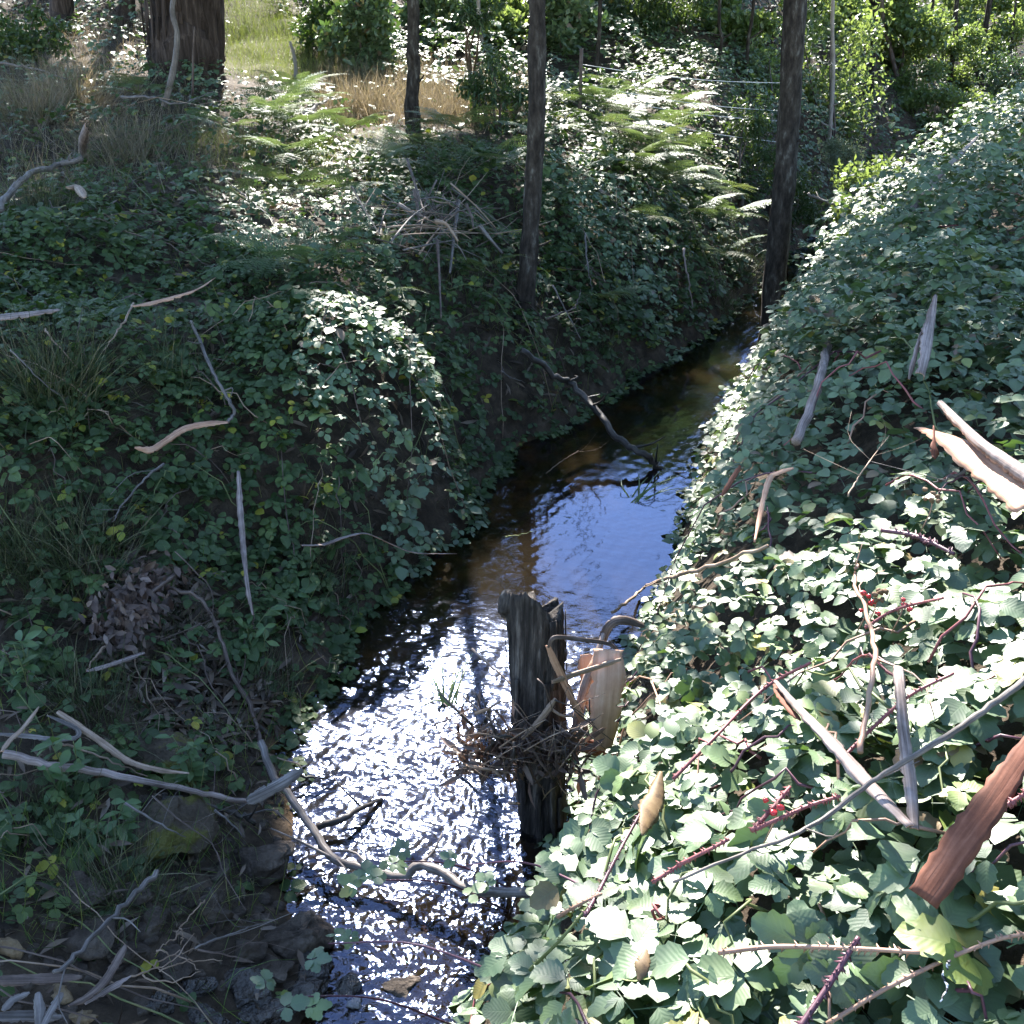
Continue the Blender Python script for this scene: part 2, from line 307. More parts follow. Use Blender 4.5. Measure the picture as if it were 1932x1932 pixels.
l.new(mw.outputs[0], o.inputs[0])

# ------------------------------------------------------------------ mesh helpers
def mesh_np(name, V, T, mats, luv=None, smooth=True, midx=None):
    V = np.asarray(V, np.float32); T = np.asarray(T, np.int32)
    k = T.shape[1]
    me = bpy.data.meshes.new(name)
    me.vertices.add(len(V)); me.vertices.foreach_set('co', V.ravel())
    me.loops.add(T.size); me.loops.foreach_set('vertex_index', T.ravel())
    me.polygons.add(len(T)); me.polygons.foreach_set('loop_start', np.arange(0, T.size, k, dtype=np.int32))
    if smooth: me.polygons.foreach_set('use_smooth', np.ones(len(T), bool))
    if midx is not None: me.polygons.foreach_set('material_index', np.asarray(midx, np.int32))
    for mm in (mats if isinstance(mats, (list, tuple)) else [mats]): me.materials.append(M[mm])
    me.update(calc_edges=True)
    if luv is not None:
        a = me.attributes.new('luv', 'FLOAT_VECTOR', 'POINT'); a.data.foreach_set('vector', np.asarray(luv, np.float32).ravel())
    return me
def obj(name, me, parent=None, loc=None, rot=None):
    ob = bpy.data.objects.new(name, me); COL.objects.link(ob)
    if loc is not None: ob.location = loc
    if rot is not None: ob.rotation_euler = rot
    if parent: ob.parent = parent
    return ob
def tag(ob, label, cat, group=None, kind=None):
    ob['label'] = label; ob['category'] = cat
    if group: ob['group'] = group
    if kind: ob['kind'] = kind
    return ob
def thing(name, label, cat, loc=(0, 0, 0), group=None):
    e = obj(name, None, None, [float(v) for v in loc]); e.empty_display_size = .1
    return tag(e, label, cat, group)
def stuff(ob): ob['kind'] = 'stuff'; return ob
def structure(ob): ob['kind'] = 'structure'; return ob
def part(name, V, T, mats, root, luv=None, smooth=True, midx=None, parent=None):
    """mesh in world coordinates -> child of root (an Empty placed at root.location, unrotated)"""
    off = np.array(root.location)
    if parent is not None and parent is not root: off = off + np.array(parent.location)
    return obj(name, mesh_np(name, np.asarray(V) - off, T, mats, luv, smooth, midx), parent or root)

def nrm(v): return v / np.maximum(np.linalg.norm(v, axis=-1, keepdims=True), 1e-9)
def basis(nv, fwd):
    """columns: x, y(forward), z(normal)"""
    z = nrm(nv); y = nrm(fwd - z * np.sum(fwd * z, -1, keepdims=True)); x = np.cross(y, z)
    return np.stack([x, y, z], -1)
def rand_fwd(N):
    a = rng.uniform(0, 2 * math.pi, N); return np.stack([np.cos(a), np.sin(a), np.zeros(N)], -1)
def scatter(tpl, P, B, s, rnd):
    tv, tt, tl = tpl
    N = len(P)
    V = np.einsum('nij,kj->nki', B * np.asarray(s).reshape(-1, 1, 1), tv) + P[:, None, :]
    T = tt[None] + (np.arange(N) * len(tv))[:, None, None]
    L = np.broadcast_to(tl[None], (N, len(tv), 3)).copy()
    L[..., 2] = (L[..., 2] + np.asarray(rnd)[:, None]) % 1.0 * .999
    return V.reshape(-1, 3), T.reshape(-1, 3), L.reshape(-1, 3)
def merge(parts):
    V, T, L = [], [], []; o_ = 0
    for v, t, l_ in parts:
        V.append(v); T.append(t + o_); L.append(l_); o_ += len(v)
    return np.concatenate(V), np.concatenate(T), np.concatenate(L)

# leaf templates ----------------------------------------------------
def leaflet(nseg, wid, serr=0., fold=.18, droop=.22, seed=0, blunt=.8):
    r = np.random.default_rng(seed)
    ts = np.linspace(0, 1, nseg + 1)
    V = []; L = []; T = []
    for i, t in enumerate(ts):
        prof = (t ** .62 * (1 - t) ** .82) / .3707 if 0 < t < 1 else 0
        wv_ = wid * .5 * prof
        z0 = -droop * t * t
        V.append((0, t, z0)); L.append((0, t, 0))
        if 0 < i < nseg:
            for sgn in (-1, 1):
                s_ = serr * (1 if i % 2 else -.6) * (1 + .3 * r.uniform(-1, 1))
                ww = wv_ * (1 + s_)
                V.append((sgn * ww, t - .06 * (1 if serr and i % 2 == 0 else 0) + .05, z0 + fold * ww + .012 * r.uniform(-1, 1))); L.append((sgn * 1., t, 0))
    idx = lambda i, k: (0 if i == 0 else 1 + (i - 1) * 3) + k
    for i in range(nseg):
        a0, b0 = idx(i, 0), idx(i + 1, 0)
        for s_, k in ((-1, 1), (1, 2)):
            if i == 0: tri = [(a0, b0, idx(1, k))]
            elif i == nseg - 1: tri = [(a0, b0, idx(i, k))]
            else: tri = [(a0, b0, idx(i, k)), (b0, idx(i + 1, k), idx(i, k))]
            for q in tri: T.append(q if s_ > 0 else q[::-1])
    T = np.array(T)[:, ::-1]
    return np.array(V, float), np.array(T), np.array(L, float)
def compound(nl, nseg, wid, serr, seed):
    r = np.random.default_rng(seed)
    out = []
    spec = [(0, .3, 1.0), (72, .04, .86), (-72, .04, .86)]
    if nl == 5: spec = [(0, .26, 1.0), (58, .08, .88), (-58, .08, .88), (118, .03, .66), (-118, .03, .66)]
    for k, (a, off, s_) in enumerate(spec):
        v, t, l_ = leaflet(nseg, wid * r.uniform(.92, 1.1), serr, r.uniform(.02, .3), r.uniform(.05, .4), seed * 7 + k)
        a = math.radians(a + r.uniform(-9, 9)); s_ *= r.uniform(.9, 1.08)
        v = v * s_; tilt = r.uniform(-.28, .12)
        y = v[:, 1] + off; z = v[:, 2] + tilt * v[:, 1] + .12 * r.uniform(-1, 1) * v[:, 0]
        x = v[:, 0]
        V = np.stack([x * math.cos(a) + y * math.sin(a), -x * math.sin(a) + y * math.cos(a), z], -1)
        l_ = l_.copy(); l_[:, 2] = r.uniform(-.03, .03)
        out.append((V, t, l_))
    # petiole: thin strip
    pv = np.array([(-.012, -.5, -.3), (.012, -.5, -.3), (.010, .3, 0), (-.010, .3, 0)]); pt = np.array([(0, 1, 2), (0, 2, 3)])
    out.append((pv, pt, np.tile([[.0, .5, 0.]], (4, 1))))
    return merge(out)
NEAR5 = [compound(5, 8, .80, .11, s_) for s_ in range(1, 5)]
NEAR3 = [compound(3, 8, .80, .11, s_) for s_ in range(5, 9)]
MID = [compound(3, 4, .78, 0, s_) for s_ in range(11, 15)] + [compound(5, 4, .74, 0, s_) for s_ in range(15, 17)]
FAR = [compound(3, 3, .8, 0, s_) for s_ in range(21, 25)]
lance_v, lance_t, lance_l = leaflet(3, .2, 0, .3, .25, 3, .75)
LANCE = (lance_v, lance_t, lance_l)
CLEAF = leaflet(2, .24, 0, .3, .2, 3, .8)
OVAL2 = leaflet(2, .5, 0, .25, .25, 4)
OVAL = leaflet(3, .42, 0, .25, .25, 4)
def blade_tpl(nseg=3, wdt=.02, bend=.5):
    V = []; T = []; L = []
    for i in range(nseg + 1):
        t = i / nseg; wv_ = wdt * (1 - t) ** .6 * .5
        x, z = bend * t * t, t * (1 - .3 * bend * t)
        if i < nseg:
            V += [(x, -wv_, z), (x, wv_, z)]; L += [(0, t, 0)] * 2
        else: V += [(x, 0, z)]; L += [(0, t, 0)]
    for i in range(nseg - 1): a = 2 * i; T += [(a, a + 1, a + 3), (a, a + 3, a + 2)]
    a = 2 * (nseg - 1); T += [(a, a + 1, a + 2)]
    return np.array(V, float), np.array(T), np.array(L, float)
BLADES = [blade_tpl(3, .014, b) for b in (.15, .4, .75)]
def frond_tpl(seed, npair=13, npin=10):
    r = np.random.default_rng(seed); V = []; T = []; L = []
    arch = r.uniform(.25, .5)
    def addtri(a, b, c, q):
        o_ = len(V); V.extend([a, b, c]); T.append((o_, o_ + 1, o_ + 2)); L.extend([(0, 0, q)] * 3)
    def pos(t): return np.array([.0, t * (1 - .12 * t), -arch * t * t])
    # rachis
    for i in range(6):
        a, b = pos(i / 6), pos((i + 1) / 6); wv_ = np.array([.006, 0, 0])
        addtri(a - wv_, a + wv_, b, .5)
    for i in range(npair):
        t = .06 + .92 * (i / (npair - 1)); ln = .44 * (1 - t) ** .85 * (1 if t > .12 else .85) + .012
        b0 = pos(t); ln = ln * r.uniform(.85, 1.1)
        for sg in (-1, 1):
            d = nrm(np.array([sg * 1., .38 + .5 * t, -.12 - .2 * r.uniform(0, 1)]))
            q = np.cross(d, [0, 0, 1]); q = nrm(q)
            np_ = max(3, int(npin * (ln / .44) ** .6 + .5))
            for j in range(np_):
                f = (j + .3) / np_; c = b0 + d * ln * f + np.array([0, 0, -.1 * ln * f * f])
                pl = ln * .22 * (1 - f) ** .7 + .007; pw = ln / np_ * .30
                for s2 in (-1, 1):
                    tip = c + q * s2 * pl + d * pl * .45 + np.array([0, 0, -.12 * pl])
                    addtri(c - d * pw, c + d * pw, tip, r.uniform(-.05, .05))
    return np.array(V, float), np.array(T), np.array(L, float)
FRONDS = [frond_tpl(s_) for s_ in range(4)]

# tubes, ribbons, rocks ----------------------------------------------
def smooth_path(P, n):
    P = np.asarray(P, float)
    if len(P) == 2: return P[0] + (P[1] - P[0]) * np.linspace(0, 1, n)[:, None]
    Q = np.concatenate([[2 * P[0] - P[1]], P, [2 * P[-1] - P[-2]]])
    seg = np.linspace(0, len(P) - 1 - 1e-6, n); out = []
    for s_ in seg:
        i = int(s_); t = s_ - i; p0, p1, p2, p3 = Q[i:i + 4]
        out.append(.5 * ((2 * p1) + (p2 - p0) * t + (2 * p0 - 5 * p1 + 4 * p2 - p3) * t * t + (3 * p1 - p0 - 3 * p2 + p3) * t ** 3))
    return np.array(out)
def frames(C, up):
    Tn = nrm(np.gradient(C, axis=0)); up = np.asarray(up, float)
    if up.ndim == 1: up = np.tile(up, (len(C), 1))
    S_ = np.cross(Tn, up); bad = np.linalg.norm(S_, axis=1) < 1e-3
    S_[bad] = np.cross(Tn[bad], [1, .3, 0]); S_ = nrm(S_); U = np.cross(S_, Tn)
    return Tn, S_, U
def tube(C, R, nseg=7, rough=.12, seed=0, cap=True, flute=0):
    C = np.asarray(C, float); r = np.random.default_rng(seed); n_ = len(C)
    R = np.broadcast_to(np.asarray(R, float), (n_,))
    _, S_, U = frames(C, (0.13, .21, 1.) if abs(nrm(C[-1] - C[0])[2]) < .8 else (1., .1, 0))
    a = np.linspace(0, 2 * math.pi, nseg, endpoint=False)
    rad = R[:, None] * (1 + rough * r.uniform(-1, 1, (n_, nseg)))
    V = C[:, None] + rad[..., None] * (np.cos(a)[None, :, None] * S_[:, None] + np.sin(a)[None, :, None] * U[:, None])
    ln = np.concatenate([[0], np.cumsum(np.linalg.norm(np.diff(C, axis=0), axis=1))])
    LU = np.stack([np.broadcast_to(np.abs(a - math.pi)[None] * R[:, None], (n_, nseg)), np.broadcast_to(ln[:, None], (n_, nseg)), np.zeros((n_, nseg))], -1).reshape(-1, 3)
    V = V.reshape(-1, 3); T = []
    i, j = np.meshgrid(np.arange(n_ - 1), np.arange(nseg), indexing='ij'); j2 = (j + 1) % nseg
    A, B_, Cc, D = i * nseg + j, i * nseg + j2, (i + 1) * nseg + j2, (i + 1) * nseg + j
    T = np.concatenate([np.stack([A, B_, Cc], -1).reshape(-1, 3), np.stack([A, Cc, D], -1).reshape(-1, 3)])
    if cap:
        V = np.concatenate([V, C[:1], C[-1:]]); LU = np.concatenate([LU, np.zeros((2, 3))]); k = n_ * nseg
        j = np.arange(nseg); j2 = (j + 1) % nseg
        T = np.concatenate([T, np.stack([np.full(nseg, k), j2, j], -1), np.stack([np.full(nseg, k + 1), (n_ - 1) * nseg + j, (n_ - 1) * nseg + j2], -1)])
    return V, T, LU
def ribbon(C, W, curl=2.2, up=(0, -.4, 1), twist=0., seed=0, nc=6, ragged=.15, thick=.003):
    r = np.random.default_rng(seed); n_ = len(C); C = np.asarray(C, float)
    _, S_, U = frames(C, up); W = np.broadcast_to(np.asarray(W, float), (n_,))
    if isinstance(twist, (int, float)): twist = np.linspace(0, twist, n_)
    ct, st = np.cos(twist)[:, None], np.sin(twist)[:, None]
    S2 = S_ * ct + U * st; U2 = -S_ * st + U * ct
    ph = np.linspace(-.5, .5, nc)
    e1 = r.uniform(-1, 1, n_); e2 = r.uniform(-1, 1, n_); big = np.interp(np.linspace(0, 6, n_), np.arange(7), r.uniform(-1, 1, 7))
    wob = np.ones((n_, nc)) + ragged * np.where(ph[None] > 0, (.35 * e1 + .65 * big)[:, None], (.35 * e2 - .5 * big)[:, None]) * np.abs(ph * 2)[None, :] ** 2
    for k in range(2 if ragged > .1 else 0):      # a torn bite out of one edge
        q = r.integers(0, n_); ed = 0 if r.random() < .5 else nc - 1; wob[q, ed] *= .6
    layers = []
    cu = curl * (1 + .25 * np.sin(np.linspace(0, r.uniform(3, 7), n_) + r.uniform(0, 6)))
    for sgn in (0, 1):
        rad = W / np.maximum(np.abs(cu), .2)
        ang = cu[:, None] * ph[None] * wob
        rr = (rad - np.sign(1) * sgn * thick)[:, None]
        layers.append(C[:, None] + (rr * np.sin(ang))[..., None] * S2[:, None] + (rr * np.cos(ang) - rad[:, None])[..., None] * U2[:, None])
    Vo, Vi = layers; V = np.concatenate([Vo.reshape(-1, 3), Vi.reshape(-1, 3)]); o_ = n_ * nc
    i, j = np.meshgrid(np.arange(n_ - 1), np.arange(nc - 1), indexing='ij')
    A, B_, Cc, D = (i * nc + j).ravel(), (i * nc + j + 1).ravel(), ((i + 1) * nc + j + 1).ravel(), ((i + 1) * nc + j).ravel()
    Qo = np.stack([A, D, Cc, B_], -1); Qi = np.stack([A, B_, Cc, D], -1) + o_
    E = []
    for i in range(n_ - 1):
        a, b = i * nc, (i + 1) * nc; E += [(a, a + o_, b + o_, b), (a + nc - 1, b + nc - 1, b + nc - 1 + o_, a + nc - 1 + o_)]
    for j in range(nc - 1):
        a = (n_ - 1) * nc; E += [(j, j + 1, j + 1 + o_, j + o_), (a + j, a + j + o_, a + j + 1 + o_, a + j + 1)]
    E = np.array(E); Q = np.concatenate([Qo, Qi, E])
    mi = np.concatenate([np.zeros(len(Qo)), np.ones(len(Qi)), np.ones(len(E))])
    ln = np.concatenate([[0], np.cumsum(np.linalg.norm(np.diff(C, axis=0), axis=1))])
    LU = np.stack([W[:, None] * ph[None] + r.uniform(0, 3), np.broadcast_to(ln[:, None], (n_, nc)) + r.uniform(0, 9), np.zeros((n_, nc))], -1).reshape(-1, 3)
    LAST['luv'] = np.concatenate([LU, LU])
    return V, Q, mi
LAST = {}
def rock_mesh(seed, sx, sy, sz, sub=4, rough=.35):
    import bmesh
    bm = bmesh.new(); bmesh.ops.create_icosphere(bm, subdivisions=sub, radius=1)
    V = np.array([v.co[:] for v in bm.verts]); T = np.array([[v.index for v in f.verts] for f in bm.faces]); bm.free()
    r = np.random.default_rng(seed); d = np.zeros(len(V))
    for o_ in range(4):
        for k in range(5):
            kv = r.normal(size=3) * 1.2 * 1.9 ** o_; d += .5 ** o_ * np.sin(V @ kv + r.uniform(0, 6.28)) / 3
    for k in range(11):
        nv = nrm(r.normal(size=3)); h_ = V @ nv; V = V - nv[None] * (np.clip(h_ - r.uniform(.5, .8), 0, None) * .9)[:, None]
    V = V * (1 + rough * d)[:, None] * np.array([sx, sy, sz])
    return V, T
def dist_m(wpx, P): return wpx * project(np.asarray(P))[2] / F
#PART2
# ================================================================== SETTING
def grid_axis(stops):
    out = [stops[0][0]]
    for (a, st), (b, _) in zip(stops[:-1], stops[1:]):
        out += list(np.linspace(a, b, max(2, int(round((b - a) / st)) + 1))[1:])
    return np.array(out)
gx = grid_axis([(-70, 4), (-22, .8), (-8, .12), (-3, .05), (4.5, .12), (9, .8), (24, 4), (76, 1)])
gy = grid_axis([(-8, .6), (1.5, .045), (9, .09), (16, .3), (30, 1.5), (110, 1)])
X, Y = np.meshgrid(gx, gy); Z = ground(X, Y)
nx, ny = len(gx), len(gy)
i, j = np.meshgrid(np.arange(ny - 1), np.arange(nx - 1), indexing='ij'); a = i * nx + j
quads = np.stack([a, a + 1, a + nx + 1, a + nx], -1).reshape(-1, 4)
structure(obj('ground', mesh_np('ground', np.stack([X, Y, Z], -1).reshape(-1, 3), quads, 'soil')))
# water sheet follows the stream: smooth upstream, a choppy riffle towards the rocks
wy = grid_axis([(-5, .25), (2.0, .0085), (5.0, .014), (6.5, .03), (9, .06), (12, .25), (24, 1)]); wt = np.linspace(0, 1, 150)
WY, WT = np.meshgrid(wy, wt, indexing='ij'); WX = xl(WY) - .15 + (xr(WY) - xl(WY) + .3) * WT
WZ = np.zeros_like(WX); _r = np.random.default_rng(21)
chop = .13 + .87 * (1 - ss(4.0, 5.3, WY)) - .25 * (1 - ss(2.5, 3.1, WY)); vis = ss(9.5, 6.5, WY) if False else (1 - ss(6.0, 10., WY))
for k in range(70):
    lam = .020 + .042 * _r.random() ** 1.5 if k % 4 else _r.uniform(.08, .16); kk = 2 * math.pi / lam; an = math.radians(70) + _r.normal(0, 1.1)
    am = .030 * lam / (2 * math.pi) * _r.uniform(.5, 1.3)
    WZ += am * np.sin(kk * (WX * math.cos(an) + WY * math.sin(an)) + _r.uniform(0, 6.28) + 1.5 * np.sin(3.1 * WX + 2.3 * WY + k)) * np.where(lam < .05, vis, .7) * (1 + .8 * np.sin(2.3 * WX * (1 + k % 3) + 1.7 * WY + k))
WZ *= chop * 1.75 * (.75 + .25 * ss(2.55, 3.25, WY))
nT = len(wt); i, j = np.meshgrid(np.arange(len(wy) - 1), np.arange(nT - 1), indexing='ij'); a = i * nT + j
structure(obj('water', mesh_np('water', np.stack([WX, WY, WZ], -1).reshape(-1, 3), np.stack([a, a + 1, a + nT + 1, a + nT], -1).reshape(-1, 4), 'water')))

def soft(px, py, poly, j=45):
    return inpoly(px + rng.normal(0, j, np.shape(px)), py + rng.normal(0, j * .6, np.shape(py)), poly)
def inpoly(px, py, poly):
    px = np.asarray(px, float); py = np.asarray(py, float); r = np.zeros(px.shape, bool); n_ = len(poly)
    for k in range(n_):
        x0, y0 = poly[k]; x1, y1 = poly[(k + 1) % n_]
        if y0 == y1: continue
        c = ((y0 > py) != (y1 > py)) & (px < (x1 - x0) * (py - y0) / (y1 - y0) + x0); r ^= c
    return r
PATH = [(415, -400), (500, -60), (560, 30), (700, 125), (640, 160), (470, 150), (415, 130)]
DRYL = [(-900, 40), (290, 40), (290, 150), (440, 160), (480, 230), (470, 330), (380, 355), (180, 340), (60, 400), (-900, 430)]
DRYC = [(600, 150), (640, 110), (780, 130), (900, 160), (1010, 170), (1010, 250), (900, 245), (760, 235), (640, 250), (600, 230)]
ROCKS = [(230, 1420), (560, 1450), (660, 1600), (700, 1960), (-100, 1960), (-100, 1790), (120, 1700)]
LITTER = [(160, 1060), (330, 1040), (430, 1150), (520, 1330), (470, 1420), (330, 1400), (250, 1320), (150, 1200)]

# ------------------------------------------------------------------ bramble bushes
def bramble_points(N, x0, x1, y0, y1, side):
    x = rng.uniform(x0, x1, N); y = rng.uniform(y0, y1, N)
    dl = xl(y) - x; dr = x - xr(y)
    ok = (dr > -.06) if side == 'R' else (dl > -.09)
    x, y = x[ok], y[ok]
    g = ground(x, y); v = veg(x, y)
    P = np.stack([x, y, g + v], -1); px, py, dep = project(P)
    ok = (px > -260) & (px < 2250) & (py > -200) & (py < 2300)
    return P[ok], px[ok], py[ok], dep[ok], g[ok], v[ok]
def plant_brambles(side, seeds, mat0, P, dep, scale, px, py, n_parts, tilt):
    """seeds: (px, py, label). one bush per seed: nearest seed in the ground plane"""
    N = len(P)
    S0 = np.array([cast(a, b)[0] for a, b, _ in seeds])
    own = np.argmin(((P[:, None, :2] - S0[None, :, :2]) ** 2).sum(-1), 1)
    up = normal_at(P[:, 0], P[:, 1], surf, .25)
    nv = nrm(up * .3 + np.array([0, -.06, .8]) + rng.normal(0, tilt, (N, 3)))
    B = basis(nv, rand_fwd(N) + up * np.array([.9, .9, 0]) * .8)
    rnd = rng.uniform(0, 1, N)
    for k, (sx_, sy_, label) in enumerate(seeds):
        idx = np.where(own == k)[0]
        if not len(idx): continue
        base = S0[k].copy(); base[2] = float(ground(base[0], base[1]))
        mat = mat0
        if side == 'L' and any(w_ in label for w_ in ('sunlit', 'half-lit', 'under the bracken')): mat = 'bramble'  # bushes in sun get the paler, glossier leaf: sunlight put into the material
        root = thing('bramble_bush', label, 'bramble', base, 'brambles on the %s bank' % ('right' if side == 'R' else 'left'))
        inview = (px[idx] > 0) & (px[idx] < 1932) & (py[idx] > 0) & (py[idx] < 1932)
        size = scale[idx] / dep[idx] * np.where(inview, 1, .01)
        order = idx[np.argsort(-size)]
        top = order[:min(n_parts, int(inview.sum()))]
        rest = np.setdiff1d(idx, top)
        for q in top:
            five = rng.random() < .55 and side == 'R'
            near = dep[q] < 4.2
            lib = LEAFMESH[(mat, 'n5' if five and near else 'n3' if near else 'm')]
            ob = bpy.data.objects.new('leaf', lib[rng.integers(len(lib))]); COL.objects.link(ob); ob.parent = root
            mt = Matrix([[*(B[q, r_] * scale[q]), P[q, r_] - base[r_]] for r_ in range(3)] + [[0, 0, 0, 1]]); ob.matrix_local = mt
        out = []
        d_ = dep[rest]
        for lib, sel in ((NEAR5 + NEAR3, d_ < 3.1), (MID, (d_ >= 3.1) & (d_ < 7)), (FAR, d_ >= 7)):
            q = rest[sel]; pick = rng.integers(0, len(lib), len(q))
            for ti, tpl in enumerate(lib):
                qq = q[pick == ti]
                if len(qq): out.append(scatter(tpl, P[qq], B[qq], scale[qq], rnd[qq]))
        if out:
            V, T, L = merge(out); stuff(part('foliage', V, T, mat, root, L))
        # a few arching canes inside the bush
        nc = 5 if side == 'R' else 9
        for c in range(nc):
            if len(idx) < 30: break
            a, b = P[rng.choice(idx)], P[rng.choice(idx)]
            if np.linalg.norm(a - b) > 1.6: b = a + (b - a) * 1.6 / np.linalg.norm(a - b)
            ts = np.linspace(0, 1, 9)[:, None]; C = a + (b - a) * ts
            C[:, 2] = np.maximum(surf(C[:, 0], C[:, 1]) - .05, 0) + .08 * np.sin(ts[:, 0] * math.pi)
            th = 1. if side == 'R' else rng.uniform(.4, .8)
            C += rng.normal(0, .012, C.shape)
            V, T, L = tube(C, np.linspace(.005, .0025, 9) * th, 5, .1, c)
            part('cane', V, T, str(rng.choice(['cane_red', 'cane_purple', 'cane_green', 'cane_tan'] if side == 'R' else ['stick_brown', 'cane_green', 'bark_tan', 'stick_brown'])), root, L)
LEAFMESH = {}
for mt_ in ('bramble', 'bramble_left_shade'):
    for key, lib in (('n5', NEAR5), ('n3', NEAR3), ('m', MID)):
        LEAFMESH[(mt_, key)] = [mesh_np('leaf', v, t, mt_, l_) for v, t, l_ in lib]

RSEEDS = [
    (1130, 1880, 'low dark bramble growth leaning over the water at the bottom centre'),
    (1330, 1840, 'big-leaved bramble at the bottom edge, left of the purple cane'),
    (1640, 1830, 'big-leaved bramble in the bottom right, around the thorny horizontal cane'),
    (1860, 1800, 'bramble in the bottom right corner, right of the purple cane'),
    (1180, 1560, 'bramble falling down the bank just right of the stump foot'),
    (1420, 1450, 'sunlit bramble left of the crossed pale bark strips'),
    (1830, 1560, 'bramble behind the wide red-brown bark slab'),
    (1620, 1250, 'sunlit bramble with red berries on the right bank'),
    (1860, 1150, 'glaring sunlit bramble at the right edge above the crossed sticks'),
    (1340, 1150, 'sunlit bramble edging the blue reflection on the right bank'),
    (1480, 960, 'half-shaded bramble around the bent orange bark ribbon'),
    (1740, 980, 'sunlit bramble below the large peeling bark slab'),
    (1850, 700, 'shaded bramble at the right edge above the peeling bark slab'),
    (1430, 780, 'dark bramble at the water between trunk and pale bark log'),
    (1640, 720, 'dark bramble between the pale bark log and the upright split bark'),
    (1560, 600, 'dark bramble right of the trunk standing in the stream'),
    (1760, 480, 'dark bramble slope right of the far creek bend'),
    (1880, 350, 'dark bramble high on the right edge of the picture'),
    (1680, 380, 'yellow-green backlit bramble by the far creek bend'),
]
R_ = []
for (N_, y0, y1, x1) in ((5600, .5, 4.2, 4.0), (9500, 4.2, 8.5, 6.5), (16000, 8.5, 15, 10), (5000, 15, 24, 16)):
    R_.append(bramble_points(N_, -1, x1, y0, y1, 'R'))
def hill_points(poly, N, side, vk=1.6):
    poly_ = np.array(poly, float); lo, hi = poly_.min(0), poly_.max(0); a, b = rng.uniform(lo[0], hi[0], N), rng.uniform(lo[1], hi[1], N); k = inpoly(a, b, poly)
    P = cast(a[k], b[k], .0, ground); x, y = P[:, 0], P[:, 1]; ok = (y < 40) & ((x - xr(y) > .1) if side == 'R' else (xl(y) - x > .1)); P = P[ok]; g = ground(P[:, 0], P[:, 1]); v = veg(P[:, 0], P[:, 1]) * vk
    P[:, 2] = g + v; px, py, dep = project(P); return P, px, py, dep, g, v
HILL = [(560, -80), (2050, -80), (2050, 330), (1500, 480), (1330, 330), (1040, 260), (640, 140)]
R_.append(hill_points(HILL, 9000, 'R')); R_.append(hill_points([(1380, 720), (1480, 560), (1700, 380), (1950, 200), (2050, 200), (2050, 700), (1500, 900)], 5200, 'R'))
P = np.concatenate([r[0] for r in R_]); px = np.concatenate([r[1] for r in R_]); py = np.concatenate([r[2] for r in R_])
dep = np.concatenate([r[3] for r in R_]); g_ = np.concatenate([r[4] for r in R_]); v_ = np.concatenate([r[5] for r in R_])
deep = np.abs(rng.normal(0, .16, len(P))); P[:, 2] = np.maximum(g_ + np.maximum(v_ + .03 - deep, .02), .015)
keep = np.linalg.norm(P - np.array([0, 0, H]), axis=1) > 1.15
P, px, py, dep = P[keep], px[keep], py[keep], dep[keep]
sc_ = (.060 + .048 * (1 - ss(1.8, 4.4, dep))) * rng.uniform(.62, 1.2, len(P)) * (1 + .012 * dep)
plant_brambles('R', RSEEDS, 'bramble', P, dep, sc_, px, py, 70, .30)

LSEEDS = [
    (80, 1560, 'low bramble at the left edge, below the long pale log'),
    (120, 1640, 'bramble sprays over the rocks at the lower left'),
    (60, 1250, 'bramble at the left edge beside the heap of withered leaves'),
    (330, 1330, 'small bramble between the withered leaves and the mossy rock'),
    (520, 1200, 'dark bramble on the bank left of the glittering water'),
    (360, 950, 'dark bramble around the forked pale stick on the left bank'),
    (100, 900, 'dark bramble at the left edge below the big grass tussock'),
    (150, 700, 'dark bramble behind the big grass tussock'),
    (420, 680, 'dark bramble round the stick that bends at its foot'),
    (300, 480, 'broad shaded bramble above the orange bark ribbon'),
    (80, 500, 'shaded bramble at the left edge above the bark slab'),
    (700, 780, 'bramble mound with a sunlit crown overhanging the stream'),
    (660, 1000, 'dark lower flank of brambles above the arching bark strip'),
    (850, 700, 'deep shaded bramble left of the log fallen in the water'),
    (900, 560, 'dark bramble left of the middle trunk, under the brush pile'),
    (640, 420, 'half-lit bramble among ferns left of the brush pile'),
    (720, 290, 'shaded bramble in front of the slender trunk'),
    (900, 330, 'shaded bramble between slender and middle trunks'),
    (1130, 560, 'dark bramble on the bank right of the middle trunk'),
    (1180, 420, 'bramble under the bracken right of the middle trunk'),
    (1310, 540, 'bramble on the bank edge left of the trunk in the stream'),
    (1130, 240, 'bramble behind the middle trunk near the fence wires'),
    (880, 120, 'sunlit bramble left of the middle trunk on the far slope'),
    (700, 90, 'pale sunlit bramble by the grassy path'),
    (1250, 180, 'dark bramble slope behind the fence wires'),
    (1380, 90, 'sunlit bramble high on the slope left of the stream trunk'),
    (1620, 200, 'backlit bramble on the far slope behind the bright sapling'),
    (190, 90, 'bramble with sunlit tips left of the great trunk'),
]
L_ = []
for (N_, x0, x1, y0, y1) in ((2600, -3.6, -.7, 2.2, 4.6), (9400, -4.4, .6, 4.6, 7.5), (9500, -6.5, 2.2, 7.5, 11), (6600, -8, 4, 11, 15), (9000, -11, 6, 15, 21), (7000, -12, 14, 21, 32)):
    L_.append(bramble_points(N_, x0, x1, y0, y1, 'L'))
FERNBANK = [(1020, 240), (1330, 300), (1420, 560), (1300, 640), (1150, 660), (1020, 560)]
L_.append(hill_points(HILL, 12000, 'L')); L_.append(hill_points(FERNBANK, 3000, 'L', .7))
P = np.concatenate([r[0] for r in L_]); px = np.concatenate([r[1] for r in L_]); py = np.concatenate([r[2] for r in L_])
